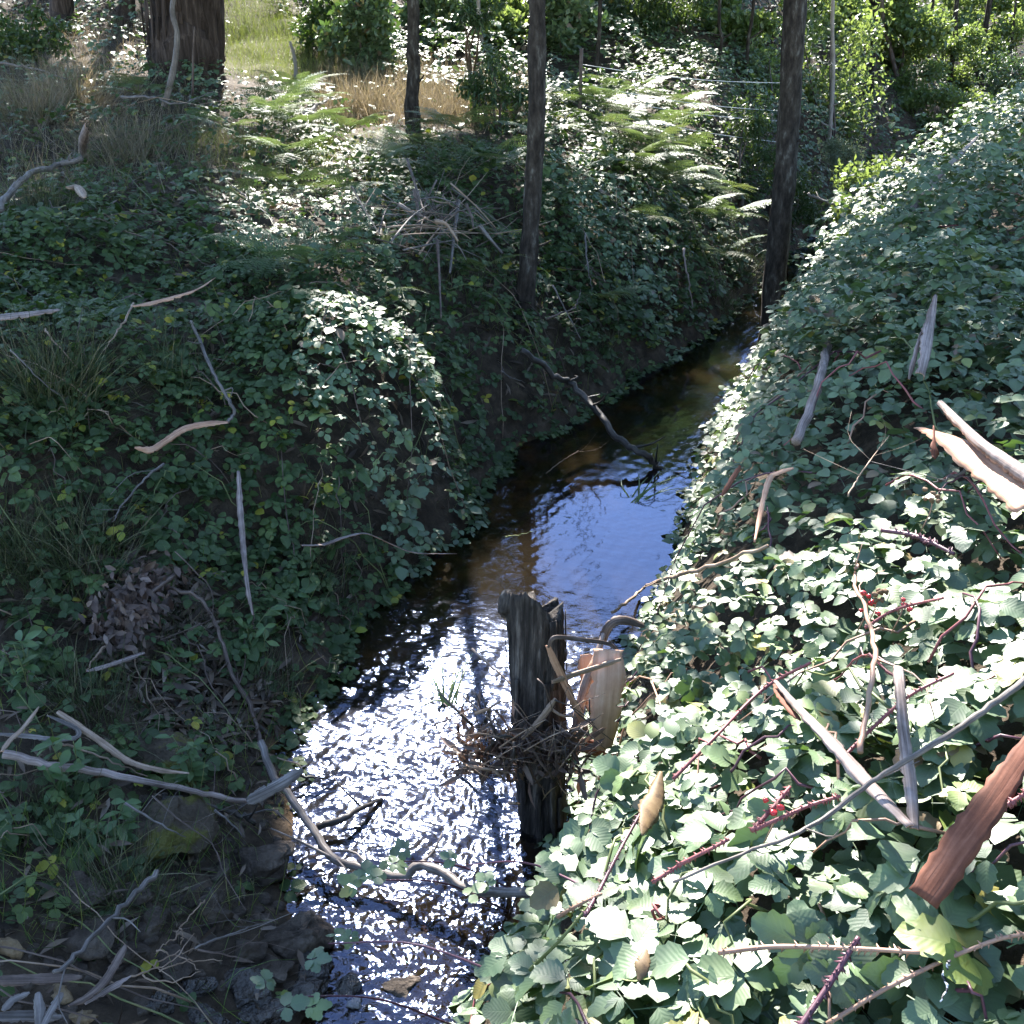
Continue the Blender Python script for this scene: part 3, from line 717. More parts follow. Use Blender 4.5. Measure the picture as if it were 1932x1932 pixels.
dep = np.concatenate([r[3] for r in L_]); g_ = np.concatenate([r[4] for r in L_]); v_ = np.concatenate([r[5] for r in L_])
keep = ~soft(px, py, PATH, 14) & (~soft(px, py, DRYL) | (rng.random(len(P)) < .3)) & (~soft(px, py, DRYC, 22) | (rng.random(len(P)) < .08))
keep &= ~soft(px, py, ROCKS, 40) | (rng.random(len(P)) < .07)
keep &= ~soft(px, py, LITTER, 35) | (rng.random(len(P)) < .25)
keep &= (py < 1250) | (nz(P[:, 0], P[:, 1], 1.7) > -.15) | (rng.random(len(P)) < .3)
P, px, py, dep, g_, v_ = P[keep], px[keep], py[keep], dep[keep], g_[keep], v_[keep]
gap = (nz(P[:, 0] * 1.0 + 7, P[:, 1] + 2, 2.6) > -.36) | (rng.random(len(P)) < .35) | (dep > 11) | inpoly(px, py, FERNBANK)
P, px, py, dep, g_, v_ = P[gap], px[gap], py[gap], dep[gap], g_[gap], v_[gap]
deep = np.abs(rng.normal(0, .09, len(P))); P[:, 2] = np.maximum(g_ + np.maximum(v_ + .02 - deep, .01), .015)
sc_ = rng.uniform(.028, .052, len(P)) * (1 + .028 * dep) * np.where(rng.random(len(P)) < .12, 1.55, 1)
plant_brambles('L', LSEEDS, 'bramble_left_shade', P, dep, sc_, px, py, 28, .30)

# ------------------------------------------------------------------ grass, litter
def blades_at(P, hmin, hmax, lean=.35, dirv=None):
    N = len(P); nv = nrm(np.array([0, 0, 1.]) + rng.normal(0, lean, (N, 3)) * np.array([1, 1, .2]))
    if dirv is not None: nv = nrm(nv + dirv)
    B = basis(nv, rand_fwd(N)); s_ = rng.uniform(hmin, hmax, N); rnd = rng.uniform(0, 1, N); pick = rng.integers(0, len(BLADES), N)
    return merge([scatter(BLADES[k], P[pick == k], B[pick == k], s_[pick == k], rnd[pick == k]) for k in range(len(BLADES)) if (pick == k).any()])
def field(N, x0, x1, y0, y1, cond):
    x = rng.uniform(x0, x1, N); y = rng.uniform(y0, y1, N); dl = xl(y) - x
    P = np.stack([x, y, ground(x, y) - .01], -1); px, py, dep = project(P); ok = (dl > .05) & cond(px, py, x, y)
    return P[ok]
def poly_field(poly, N):
    poly_ = np.array(poly, float); lo, hi = np.maximum(poly_.min(0), (-200, -60)), np.minimum(poly_.max(0), (2100, 2000))
    a, b = rng.uniform(lo[0], hi[0], N), rng.uniform(lo[1], hi[1], N); k = soft(a, b, poly, 16); P = cast(a[k], b[k], 0., ground)
    return P[P[:, 1] < 40] - np.array([0, 0, .01])
Pp = poly_field(PATH, 26000) if True else field(26000, -7, 2, 10, 24, lambda px, py, x, y: inpoly(px, py, PATH) & (py > -150))
V, T, L = blades_at(Pp, .08, .24)
tag(stuff(obj('path_grass', mesh_np('path_grass', V, T, 'grass', L))), 'short bright green grass on the sunlit path', 'grass')
Pd = field(34000, -10, 0, 7, 20, lambda px, py, x, y: soft(px, py, DRYL) & (px > -250) & (nz(x, y, .8) > -.35))
V, T, L = blades_at(Pd, .12, .40, .45)
tag(stuff(obj('dry_grass', mesh_np('dry_grass', V, T, 'drygrass', L))), 'dry tan grass around the great trunk', 'grass')
Pd = poly_field(DRYC, 13000)
V, T, L = blades_at(Pd, .12, .4)
tag(stuff(obj('sunlit_dry_grass', mesh_np('sunlit_dry_grass', V, T, 'drygrass', L))), 'sunlit straw coloured grass behind the slender trunk', 'grass')
Pd = field(30000, -6, 1, 2.4, 12, lambda px, py, x, y: (px > -200) & (py < 1800) & (py > 250) & (nz(x + 9, y, 1.1) > .22))
Pd2 = field(5000, -6, 1, 2.4, 12, lambda px, py, x, y: (px > -200) & (py > 250))
V, T, L = blades_at(np.concatenate([Pd, Pd2]), .10, .30, .5)
tag(stuff(obj('bank_grass', mesh_np('bank_grass', V, T, 'grass', L))), 'thin shaded grass growing among the left bank brambles', 'grass')
# fallen leaves
def litter(N, cond, smin, smax, x0=-6, x1=.5, y0=2.2, y1=12):
    P = field(N, x0, x1, y0, y1, cond); n_ = len(P); P[:, 2] += rng.uniform(.015, .06, n_)
    B = basis(nrm(normal_at(P[:, 0], P[:, 1], ground) + rng.normal(0, .45, (n_, 3))), rand_fwd(n_))
    return scatter(LANCE, P, B, rng.uniform(smin, smax, n_), rng.uniform(0, 1, n_))
V, T, L = merge([litter(9000, lambda px, py, x, y: (px > -150) & (py > 900), .05, .12),
                 litter(22000, lambda px, py, x, y: inpoly(px, py, LITTER), .06, .13, -2.8, -.6, 3.2, 6.5),
                 litter(5000, lambda px, py, x, y: (px > -150) & (py < 900), .06, .14)])
tag(stuff(obj('leaf_litter', mesh_np('leaf_litter', V, T, 'litter', L))), 'fallen eucalypt leaves lying over the left bank soil', 'leaf litter')

# ------------------------------------------------------------------ trees: visible trunks, crowns above the frame
LIT = [
    [(1290, 1000), (1500, 950), (1700, 905), (1932, 820), (2300, 700), (2400, 2300), (1000, 2300), (960, 1800), (1050, 1600), (1180, 1440), (1210, 1220)],
    [(615, 1330), (680, 1250), (800, 1195), (960, 1130), (1040, 1150), (1070, 1400), (1030, 1640), (960, 1720), (890, 1750), (800, 1800), (700, 1770), (640, 1730), (570, 1690), (600, 1560)],
    [(900, 1080), (960, 1040), (1030, 1040), (1040, 1110), (960, 1130)],
    [(470, 225), (640, 225), (640, 320), (620, 420), (740, 440), (750, 520), (600, 480), (500, 470), (480, 320)],
    [(520, 565), (680, 590), (800, 680), (840, 760), (830, 850), (700, 860), (560, 800), (540, 690)],
    [(1030, 190), (1250, 170), (1340, 250), (1425, 460), (1410, 570), (1270, 520), (1130, 410), (1030, 340)],
    [(430, -150), (1040, -150), (1040, 245), (850, 250), (640, 250), (540, 190), (415, 165), (410, 60)],
    [(1080, 100), (1330, 60), (1350, 180), (1200, 210)],
    [(1490, -300), (2200, -300), (2200, 150), (1930, 200), (1860, 250), (1730, 290), (1620, 400), (1540, 450), (1500, 330)],
    [(150, 60), (290, 40), (290, 110), (180, 110)],
    [(1230, 640), (1400, 600), (1440, 660), (1330, 740)],
    [(1750, 770), (1932, 760), (1932, 860), (1800, 860)],
    [(1060, 1180), (1220, 1170), (1200, 1420), (1080, 1420)],
]
LIT_SMALL = (1, 2, 3, 4, 5, 9, 10, 12)
DAPPLE = [(140, 160, 60), (420, 210, 40), (60, 330, 40), (250, 600, 30), (330, 1540, 45), (60, 1620, 50), (1420, 880, 40), (1640, 560, 40), (1500, 700, 30), (1850, 480, 60), (1720, 620, 30), (700, 960, 30), (560, 1080, 25), (300, 380, 35), (760, 330, 50), (930, 420, 40), (1180, 520, 40), (330, 1890, 40), (110, 1000, 25), (490, 860, 25), (1000, 700, 30)]
BLUE = [[(1010, 1010), (1060, 940), (1150, 905), (1330, 895), (1330, 1180), (1200, 1230), (1060, 1200), (1000, 1120)],
        [(850, 1230), (890, 1170), (950, 1150), (950, 1340), (870, 1340)]]
def shade_ok(P):
    """keep a leaf clump unless its shadow falls where the photograph is sunlit or its mirror image where the water shows sky"""
    N = len(P); hit = np.full(N, -1.); Q = P.copy()
    for t in np.linspace(0, 46, 115):
        C = P - SUN * t; b = (hit < 0) & (C[:, 2] < surf_f(C[:, 0], C[:, 1]))
        hit[b] = t; Q[b] = C[b]
    lit = np.zeros(N, bool)
    e1 = nrm(np.cross(SUN, [0, 0, 1.])); e2 = np.cross(SUN, e1)
    for ca, sa, rr_ in [(0, 0, 0)] + [(math.cos(k * math.pi / 3), math.sin(k * math.pi / 3), r_) for k in range(6) for r_ in (.17, .36)]:
        Q2 = Q + rr_ * (ca * e1 + sa * e2); Q2 = Q2 - SUN * ((Q2[:, 2] - surf_f(Q2[:, 0], Q2[:, 1])) / SUN[2])[:, None]
        px, py, dep = project(Q2); h_ = np.zeros(N, bool)
        for q_, poly in enumerate(LIT):
            if rr_ < .3 or q_ in LIT_SMALL: h_ |= inpoly(px, py, poly)
        if ca == 0 and sa == 0:
            for cx, cy, r in DAPPLE: h_ |= (px - cx) ** 2 + ((py - cy) * 1.3) ** 2 < r * r
        lit |= h_ & (Q2[:, 1] > .6) & (hit > 0)
        if rr_ > .3: continue
        Mi = (P + .15 * np.array([ca, 0, sa])) * np.array([1, 1, -1]); mx, my, md = project(Mi)
        for poly in BLUE: lit |= inpoly(mx, my, poly) & (P[:, 1] > 1)
    px, py, dep = project(P)
    lit |= (py > -50) & (px > -150) & (px < 2080) & (P[:, 1] > 0)
    return ~lit
# crown clumps that give the shade seen on the banks: up the sun's direction from shaded ground
_sx, _sy = np.meshgrid(np.arange(-240, 2200, 40.), np.arange(-40, 2100, 40.)); _sx = _sx.ravel() + rng.uniform(-18, 18, _sx.size); _sy = _sy.ravel() + rng.uniform(-18, 18, _sy.size)
_g = cast(_sx, _sy)
_g = _g[np.linalg.norm(_g[:, :2], axis=1) < 20]
_wx, _wy = np.meshgrid(np.arange(-6, 8, .33), np.arange(2.5, 15, .33)); _wx = _wx.ravel() + rng.uniform(-.15, .15, _wx.size); _wy = _wy.ravel() + rng.uniform(-.15, .15, _wy.size)
_wp = np.stack([_wx, _wy, surf_f(_wx, _wy)], -1); _px, _py, _d = project(_wp); _g = np.concatenate([_g, _wp[(_px > -150) & (_px < 2080) & (_py > -100)]])
_pool = []
for _k in range(2):
    _open = _g + rng.normal(0, .12, _g.shape) * np.array([1, 1, 0])
    for _try in range(6):
        _zz = rng.uniform(4.6 + _try * .6, 9.5 + _try * .8, len(_open)) + .16 * np.clip(_open[:, 1] - 8, 0, 20)
        _c = _open + SUN * ((_zz - _open[:, 2]) / SUN[2])[:, None]; _ok = shade_ok(_c)
        _pool.append(_c[_ok]); _open = _open[~_ok]
        if _try == 0:
            _l = np.zeros(len(_open), bool); _px, _py, _d = project(_open)
            for poly in LIT: _l |= inpoly(_px, _py, poly)
            _open = _open[~_l]
# boughs mirrored as dark water upstream and along the left bank
_a = np.concatenate([rng.uniform(1040, 1480, 900), rng.uniform(700, 1010, 500)]); _b = np.concatenate([rng.uniform(560, 890, 900), rng.uniform(860, 1130, 500)])
_w = atz(_a, _b, 0.); _k = (_w[:, 0] > xl(_w[:, 1])) & (_w[:, 0] < xr(_w[:, 1])); _w = _w[_k]; _dr = rays(_a[_k], _b[_k]) * np.array([1, 1, -1])
for _try in range(3):
    _c = _w + _dr * ((rng.uniform(13.5, 26, len(_w)) - _w[:, 1]) / _dr[:, 1])[:, None]; _c = _c[_c[:, 2] > 3.4]; _pool.append(_c[shade_ok(_c)])
POOL = np.concatenate(_pool)
CROWN_AT = np.array([(0.1, 10.5), (3.2, 13.5), (-1.2, 14), (-4.5, 16), (-1, 24), (1, 22), (6, 22), (9, 22), (11, 20), (-8, 22), (-6, 24), (4, 17), (-2.2, 20)])
POOL_OWN = np.argmin(((POOL[:, None, :2] - CROWN_AT[None]) ** 2).sum(-1), 1)
def canopy_leaves(C, per, rad, smin, smax, tpl=LANCE, droop=.9):
    N = len(C) * per
    P = np.repeat(C, per, 0) + nrm(rng.normal(size=(N, 3))) * (rad * rng.uniform(0, 1, (N, 1)) ** .6) * np.array([1, 1, .8])
    fwd = nrm(rng.normal(size=(N, 3)) + np.array([0, 0, -droop])); nv = rng.normal(size=(N, 3))
    return scatter(tpl, P, basis(nv, fwd), rng.uniform(smin, smax, N), rng.uniform(0, 1, N))
def tree(name, label, path, R, mat, crown, nclump, leafmat='wattle', nseg=12, n=14, per=21, rad=.36, limbs=7, group='trees on the far side of the creek', rough=.08, flare=1.0):
    C = smooth_path(path, n); base = C[0].copy()
    root = thing(name, label, 'tree', base, group)
    n = max(n, 34); C = smooth_path(path, n); wob = np.stack([np.interp(np.arange(n), np.arange(0, n + 4, 4), rng.normal(0, R[0] * (.22 if R[0] < .2 else .03), len(np.arange(0, n + 4, 4)))) for _ in range(3)], -1); wob[:, 2] = 0; C = C + wob; base = C[0].copy(); root.location = base
    hh_ = np.maximum(C[:, 2] - C[0, 2], 0); rr = np.linspace(R[0], R[1], n) * (1 + .55 * flare * np.exp(-hh_ / (R[0] * 2.6))); rr = rr * (1 + (.05 if R[0] < .2 else .008) * rng.normal(size=n))
    V, T, L = tube(C, rr, nseg, rough, len(label))
    tk = part('trunk', V, T, mat, root, L)
    for k in range(3 if R[0] < .2 else 0):      # broken branch stubs
        i_ = rng.integers(3, max(5, n // 3)); an = rng.uniform(math.pi, 2 * math.pi); d = np.array([math.cos(an), math.sin(an) * .6, rng.uniform(.1, .6)]); ln = rng.uniform(.06, .22)
        V, T, L = tube(smooth_path([C[i_], C[i_] + d * ln * .6, C[i_] + d * ln + np.array([0, 0, .02])], 5), np.linspace(.016, .007, 5), 6, .15, k); part('stub', V, T, mat, root, L, parent=tk)
    if crown is None: return root
    cs = []
    for (c, r_) in crown:
        k = int(nclump * 1.0 / len(crown)); D = nrm(rng.normal(size=(k, 3))) * rng.uniform(.15, 1, (k, 1)) ** .45
        cs.append(np.array(c) + D * np.array(r_))
    cs = np.concatenate(cs); cs = cs[shade_ok(cs)]
    own = [int(np.argmin(((CROWN_AT - np.array(c[:2])) ** 2).sum(-1))) for c, _ in crown]
    mine = np.isin(POOL_OWN, own); cs = np.concatenate([cs, POOL[mine]]); POOL_OWN[mine] = -1
    if len(cs) == 0: return root
    V, T, L = canopy_leaves(cs, per, rad, .15, .28, CLEAF)
    part('crown', V, T, leafmat, root, L)
    for k in range(limbs):
        e = cs[rng.integers(len(cs))]; s_ = rng.uniform(.5, .95); a = C[min(n - 1, int(s_ * (n - 1)))]
        if project(e)[1] > -30 and 0 < project(e)[0] < 1932: continue
        mid = (a + e) / 2 + np.array([0, 0, .35]) + rng.normal(0, .2, 3)
        Q = smooth_path([a, mid, e], 9); V, T, L = tube(Q, np.linspace(R[1] * .55, .012, 9), 6, .08, k)
        part('limb', V, T, mat, root, L)
    return root
def trunk_path(base_px, top_px, height, Yoff=0., bend=0.):
    b = cast(*base_px, 0., ground)[0]; t = aty(np.array(float(top_px[0])), np.array(float(top_px[1])), b[1] + Yoff)
    d = (t - b) / max(t[2] - b[2], .2)
    m_ = (b + t) / 2 + np.array([bend, 0, 0]); e = b + d * height * np.array([.6, .6, 1]); e[2] = b[2] + height
    b = b - np.array([0, 0, .15])
    return [b, m_, t, t + (e - t) * .5, e]
tm = trunk_path((983, 630), (1012, 0), 8.0, 0, .03)
tree('slim_tree', 'slim dark trunk in the middle rising from the left bank above the fallen log', tm, (.075, .05), 'trunk', [((.3, 10.5, 7.3), (2.4, 2.8, 2.4)), ((-.5, 12.5, 8.3), (2.2, 2.4, 2))], 120)
tr_ = trunk_path((1463, 640), (1497, 0), 9.5)
tree('slim_tree', 'dark trunk standing at the water edge right of the ferny bank', tr_, (.105, .085), 'trunk', [((3.2, 13.5, 8), (3, 3.2, 2.8)), ((4.0, 17, 10), (3, 3, 2.5)), ((5.2, 9, 7.6), (3, 4, 1.4)), ((4.6, 11.5, 8.6), (3, 3, 1.6))], 900, limbs=8)  # last two crown ellipsoids added out of view to dim sky light on right bank
ts_ = trunk_path((783, 244), (776, 0), 9.0, 0, -.02)
tree('slim_tree', 'slender brown trunk in the sunlit grass left of the middle trunk', ts_, (.075, .055), 'trunk', [((-1.2, 14, 7.6), (2.4, 3, 2.3)), ((-1.8, 17, 10.5), (3, 3, 2.5))], 140)
tb_ = trunk_path((352, 150), (350, 0), 13.0)
bigb = np.array(tb_[0])
tbig = tree('great_tree', 'great rough-barked trunk at the upper left beside the grassy path', tb_, (.43, .36), 'bigtrunk', [((-4.5, 16, 9), (4.5, 4.5, 3.2)), ((-2.2, 20, 12), (4, 4, 3)), ((-7, 14, 8.5), (3.5, 4, 3))], 300, nseg=46, n=60, limbs=10, rough=.06, flare=.12)
# stringy bark ridges on the great trunk
for k in range(34):
    a = rng.uniform(math.pi, 2 * math.pi); z0 = rng.uniform(-.1, 1.2); ln = rng.uniform(.4, 1.3)
    cc = [np.array([bigb[0] + math.cos(a + .04 * q) * (.435 - .006 * q), bigb[1] + math.sin(a + .04 * q) * (.435 - .006 * q), bigb[2] + .2 + z0 + ln * q / 4]) for q in range(5)]
    V, Q, mi = ribbon(smooth_path(cc, 8), .045, .5, (math.cos(a), math.sin(a), 0), .1, k, 4, .4)
    part('bark_strip', V, Q, ['bigtrunk', 'bigtrunk'], tbig, None, True, mi, [c_ for c_ in tbig.children if c_.name.startswith('trunk')][0])
BG = [ # base px, top px, radius, height, mat, label
    ((880, 60), (884, 0), .13, 10, 'trunk', 'dark trunk at the top edge left of the middle trunk', [((-1, 24, 11), (4, 3.5, 3))], 260),
    ((906, 105), (904, 0), .035, 6, 'palepole', 'thin pale sapling stem at the top edge left of the middle trunk', None, 0),
    ((995, 60), (996, 0), .05, 9, 'trunk', 'thin trunk half hidden behind the middle trunk', [((1, 22, 10), (3, 3, 3))], 220),
    ((1562, 300), (1572, 0), .035, 7, 'palepole', 'thin grey stem just right of the trunk in the stream', None, 0),
    ((1640, 190), (1655, 0), .07, 9, 'trunk', 'dark forked trunk among bright leaves at the upper right', [((6, 22, 10), (3, 3, 3))], 200),
    ((1700, 170), (1665, 30), .05, 5, 'stick_brown', 'leaning dead stem beside the forked trunk at the upper right', None, 0),
    ((1752, 120), (1760, 0), .045, 8, 'trunk', 'left of three thin trunks at the upper right corner', None, 0),
    ((1790, 160), (1806, 0), .06, 9, 'trunk', 'middle of three thin trunks at the upper right corner', [((9, 22, 10), (3, 3, 3))], 200),
    ((1842, 150), (1866, 0), .07, 9, 'trunk', 'right of three thin trunks at the upper right corner', [((11, 20, 9), (3, 3, 3))], 200),
    ((120, 60), (125, 0), .16, 10, 'bigtrunk', 'dim brown trunk at the upper left corner', [((-8, 22, 10), (4, 4, 3))], 300),
    ((235, 45), (238, 0), .12, 10, 'bigtrunk', 'brown trunk close left of the great trunk', [((-6, 24, 12), (4, 4, 3))], 300),
]
for b, t, r_, h_, mt_, lab, cr, nc in BG:
    tree('young_tree', lab, trunk_path(b, t, h_, 0, rng.uniform(-.04, .04)), (r_, r_ * .7), mt_, cr, nc, nseg=8, n=10, limbs=4 if cr else 0, group='background trees')

# ------------------------------------------------------------------ shrubs and hanging boughs seen in the picture
def shrub(name, label, center_px, Yoff, wpx, hpx, nleaf, mat, smin, smax, tpl=OVAL2, clumps=14, droop=.3, cat='shrub', ground_px=None, stems=4, vshape=1.):
    gp = cast(*(ground_px or (center_px[0], center_px[1] + hpx / 2)), 0., ground)[0]
    c = aty(np.array(float(center_px[0])), np.array(float(center_px[1])), gp[1] + Yoff)
    k = project(c)[2] / F; rx, rz = wpx / 2 * k, hpx / 2 * k
    root = thing(name, label, cat, gp, 'shrubs beyond the creek')
    cl = c + nrm(rng.normal(size=(clumps, 3))) * rng.uniform(.2, 1, (clumps, 1)) ** .5 * np.array([rx, rx * .8, rz])
    cl[:, 2] = np.maximum(cl[:, 2], ground(cl[:, 0], cl[:, 1]) + .05)
    per = nleaf // clumps
    V, T, L = canopy_leaves(cl, per, min(rx, rz) * .5, smin, smax, tpl, droop)
    part('crown', V, T, mat, root, L)
    for s_ in range(stems):
        e = cl[rng.integers(len(cl))]; m_ = (gp + e) / 2 + rng.normal(0, .06, 3)
        V, T, L = tube(smooth_path([gp - np.array([0, 0, .05]), m_, e], 8), np.linspace(.022, .006, 8), 5, .1, s_)
        part('stem', V, T, 'stick_brown', root, L)
    return root
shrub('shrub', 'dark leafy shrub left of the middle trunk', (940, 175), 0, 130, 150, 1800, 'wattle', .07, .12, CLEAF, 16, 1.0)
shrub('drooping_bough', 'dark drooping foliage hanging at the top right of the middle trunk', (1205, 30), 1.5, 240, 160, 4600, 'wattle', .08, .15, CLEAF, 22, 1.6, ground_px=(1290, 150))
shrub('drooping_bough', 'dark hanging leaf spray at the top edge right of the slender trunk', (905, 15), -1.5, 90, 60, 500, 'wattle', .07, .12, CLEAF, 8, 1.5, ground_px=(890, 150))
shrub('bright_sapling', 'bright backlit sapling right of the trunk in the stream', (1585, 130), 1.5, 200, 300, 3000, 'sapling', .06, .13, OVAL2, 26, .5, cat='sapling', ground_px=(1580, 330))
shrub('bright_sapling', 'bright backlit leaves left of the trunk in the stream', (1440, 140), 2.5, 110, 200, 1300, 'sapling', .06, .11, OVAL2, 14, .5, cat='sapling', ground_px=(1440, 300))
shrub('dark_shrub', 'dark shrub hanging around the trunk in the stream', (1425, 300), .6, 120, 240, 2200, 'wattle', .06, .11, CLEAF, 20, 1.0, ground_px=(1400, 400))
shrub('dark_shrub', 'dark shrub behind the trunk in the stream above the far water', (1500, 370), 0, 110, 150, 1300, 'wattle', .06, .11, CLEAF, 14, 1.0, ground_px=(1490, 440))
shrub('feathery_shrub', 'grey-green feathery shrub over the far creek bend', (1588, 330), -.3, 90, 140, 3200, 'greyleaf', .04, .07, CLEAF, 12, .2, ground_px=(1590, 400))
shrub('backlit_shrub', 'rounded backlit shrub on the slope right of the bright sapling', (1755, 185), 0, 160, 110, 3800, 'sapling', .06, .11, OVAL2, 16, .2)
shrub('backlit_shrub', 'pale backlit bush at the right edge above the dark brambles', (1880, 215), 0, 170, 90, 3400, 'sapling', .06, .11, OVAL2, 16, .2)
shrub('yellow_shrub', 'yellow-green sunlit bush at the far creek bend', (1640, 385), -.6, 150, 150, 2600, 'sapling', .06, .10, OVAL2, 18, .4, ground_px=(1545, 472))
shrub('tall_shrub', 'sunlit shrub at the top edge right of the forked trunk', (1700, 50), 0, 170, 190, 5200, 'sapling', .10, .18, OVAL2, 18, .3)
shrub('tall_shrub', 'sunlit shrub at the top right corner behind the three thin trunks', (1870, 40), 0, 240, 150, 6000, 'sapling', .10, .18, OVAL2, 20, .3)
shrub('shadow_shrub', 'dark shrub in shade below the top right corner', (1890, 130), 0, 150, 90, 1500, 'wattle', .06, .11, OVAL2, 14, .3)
shrub('shadow_shrub', 'dark shrub at the top edge right of the grassy path', (605, 35), 0, 110, 130, 1800, 'bramble_left_shade', .06, .1, OVAL2, 14, .3)
shrub('shadow_shrub', 'dark shrub at the top left corner', (50, 70), 0, 150, 110, 1700, 'bramble_left_shade', .06, .1, OVAL2, 14, .3)
shrub('sunlit_bush', 'white-glaring sunlit bush right of the grassy path', (690, 60), 0, 140, 150, 4200, 'bramble', .08, .13, OVAL2, 16, -.2)
shrub('sunlit_bush', 'pale bush at the top edge between slender and middle trunks', (960, 40), 0, 140, 100, 3000, 'sapling', .08, .13, OVAL2, 14, .2)
shrub('sunlit_bush', 'sunlit bush at the top edge right of the drooping foliage', (1380, 30), 0, 150, 110, 3600, 'sapling', .09, .15, OVAL2, 14, .2)
shrub('hill_bush', 'backlit green bush at the top edge behind the bright sapling', (1560, 20), 0, 170, 110, 4200, 'sapling', .10, .17, OVAL2, 18, .3)
shrub('hill_bush', 'sunlit bush at the top edge behind the middle trunk', (1070, 40), 0, 150, 100, 3400, 'bramble', .09, .15, OVAL2, 16, .2)
shrub('hill_bush', 'sunlit bush at the top edge left of the slender trunk', (820, 30), 0, 130, 100, 3200, 'bramble', .09, .15, OVAL2, 16, .2)
shrub('hill_bush', 'backlit bush on the slope between the three thin trunks', (1800, 110), 0, 140, 100, 3200, 'sapling', .07, .12, OVAL2, 16, .2)
shrub('hill_bush', 'dark green bush breaking the crest of the right bank', (1900, 150), 0, 120, 90, 2200, 'bramble', .05, .09, OVAL2, 14, .3, ground_px=(1890, 215))
shrub('hill_bush', 'leggy bush overlapping the crest of the right bank above the creek bend', (1790, 265), 0, 110, 80, 1700, 'sapling', .05, .09, OVAL2, 12, .3, ground_px=(1780, 320))
for px_, lab_ in ((1120, 'thin stem rising behind the fence left of the drooping foliage'), (1345, 'thin dark stem right of the drooping foliage'), (1410, 'thin stem close left of the trunk in the stream'), (1690, 'thin leaning stem right of the forked trunk'), (1905, 'thin stem at the extreme upper right')):
    tree('young_tree', lab_, trunk_path((px_, 130 + (px_ % 60)), (px_ + 12, 0), 7, 0, rng.uniform(-.1, .1)), (.03, .02), 'trunk', None, 0, nseg=7, n=10, group='background trees')
shrub('rusty_bush', 'reddish dry bush at the top edge left of the trunk in the stream', (1445, 45), 0, 80, 60, 1800, 'deadleaf', .06, .1, CLEAF, 8, .2)
#PART3
# ================================================================== FALLEN WOOD, BARK, ROCKS, FERNS
def wpath(pts, lift, n):
    Q = []
    for p_ in pts:
        if len(p_) == 3: Q.append(atz(np.array(float(p_[0])), np.array(float(p_[1])), p_[2]))
        else: Q.append(cast(p_[0], p_[1], lift)[0])
    return smooth_path(Q, n)
def stick(label, pts, wpx, mat, lift=.04,  name='stick', cat='stick', taper=.3, n=None, group='fallen sticks', rough=.14, twigs=0, nseg=7):
    n = n or max(9, 5 * len(pts)); C = wpath(pts, lift - .03, n); seed = len(label) * 7 + int(pts[0][0])
    r = np.random.default_rng(seed); dep = np.median(project(C)[2]); R0 = wpx / 2 * dep / F * (.68 if wpx < 12 else .8)
    wj = r.normal(0, R0 * (.14 if wpx > 14 else .42), C.shape); C = C + wj
    R = R0 * np.linspace(1.1, taper * 1.1, n)
    root = thing(name, label, cat, C[0], group)
    V, T, L = tube(C, R, nseg, rough, seed); shf = part('shaft', V, T, mat, root, L)
    for k in range(twigs + (2 if mat.startswith('stick') else 0)):
        i = r.integers(n // 4, n - 1); d = nrm(C[min(i + 1, n - 1)] - C[i - 1] + r.normal(0, .8, 3) * np.linalg.norm(C[min(i + 1, n - 1)] - C[i - 1])); d[2] = abs(d[2]) * .6
        ln = r.uniform(.12, .35); Q = smooth_path([C[i], C[i] + d * ln * .5, C[i] + d * ln + r.normal(0, .04, 3)], 6)
        V, T, L = tube(Q, np.linspace(R[i] * .5, R[i] * .15, 6), 5, .1, k); part('twig', V, T, mat, root, L, parent=shf)
    return root
def bark(label, pts, wpx, lift=.05, curl=2.0, mats=('bark_out', 'bark_in'), twist=0., up=(0, -.4, 1), name='bark_strip', cat='bark', n=None, wprof=None, ragged=.2, group='shed bark strips', flip=False):
    n = n or max(20, 9 * len(pts)); C = wpath(pts, lift, n); seed = len(label) * 11 + int(pts[0][0])
    dep = np.median(project(C)[2]); r = np.random.default_rng(seed)
    prof = np.interp(np.linspace(0, 1, n), np.linspace(0, 1, len(wprof)), wprof) if wprof else np.interp(np.linspace(0, 1, n), [0, .15, .5, .85, 1], [.5, .95, 1, .85, .3])
    W = wpx * dep / F * prof * (1 + .10 * r.uniform(-1, 1, n)) * (1 + .12 * abs(curl))
    V, Q, mi = ribbon(C, W, curl, up, twist, seed, 7, ragged)
    if flip: mi = np.where(mi == 0, 1, 0)
    ob = obj(name, mesh_np(name, V - C[0], Q, list(mats), LAST['luv'], True, mi), None, C[0])
    return tag(ob, label, cat, group)

# --- left bank, upper
def stand(label, pxs, wpx, mat, base=None, name='dead_branch', cat='branch', dy=0., taper=.7, twigs=0):
    b = cast(*pxs[0], 0.)[0]; C = [b - np.array([0, 0, .06])] + [aty(np.array(float(a)), np.array(float(c)), b[1] + dy * (k + 1)) for k, (a, c) in enumerate(pxs[1:])]
    n = 5 * len(C); C = smooth_path(C, n); R0 = wpx / 2 * project(b)[2] / F
    root = thing(name, label, cat, C[0], 'standing dead branches'); V, T, L = tube(C, R0 * np.linspace(1, taper, n), 8, .12, len(label)); part('shaft', V, T, mat, root, L)
    for k in range(twigs):
        i = rng.integers(n // 3, n); d = nrm(rng.normal(size=3) + np.array([0, 0, .8])) * rng.uniform(.15, .4)
        V, T, L = tube(smooth_path([C[i], C[i] + d * .5, C[i] + d + rng.normal(0, .03, 3)], 6), np.linspace(R0 * .4, R0 * .12, 6), 5, .1, k); part('twig', V, T, mat, root, L)
    return root
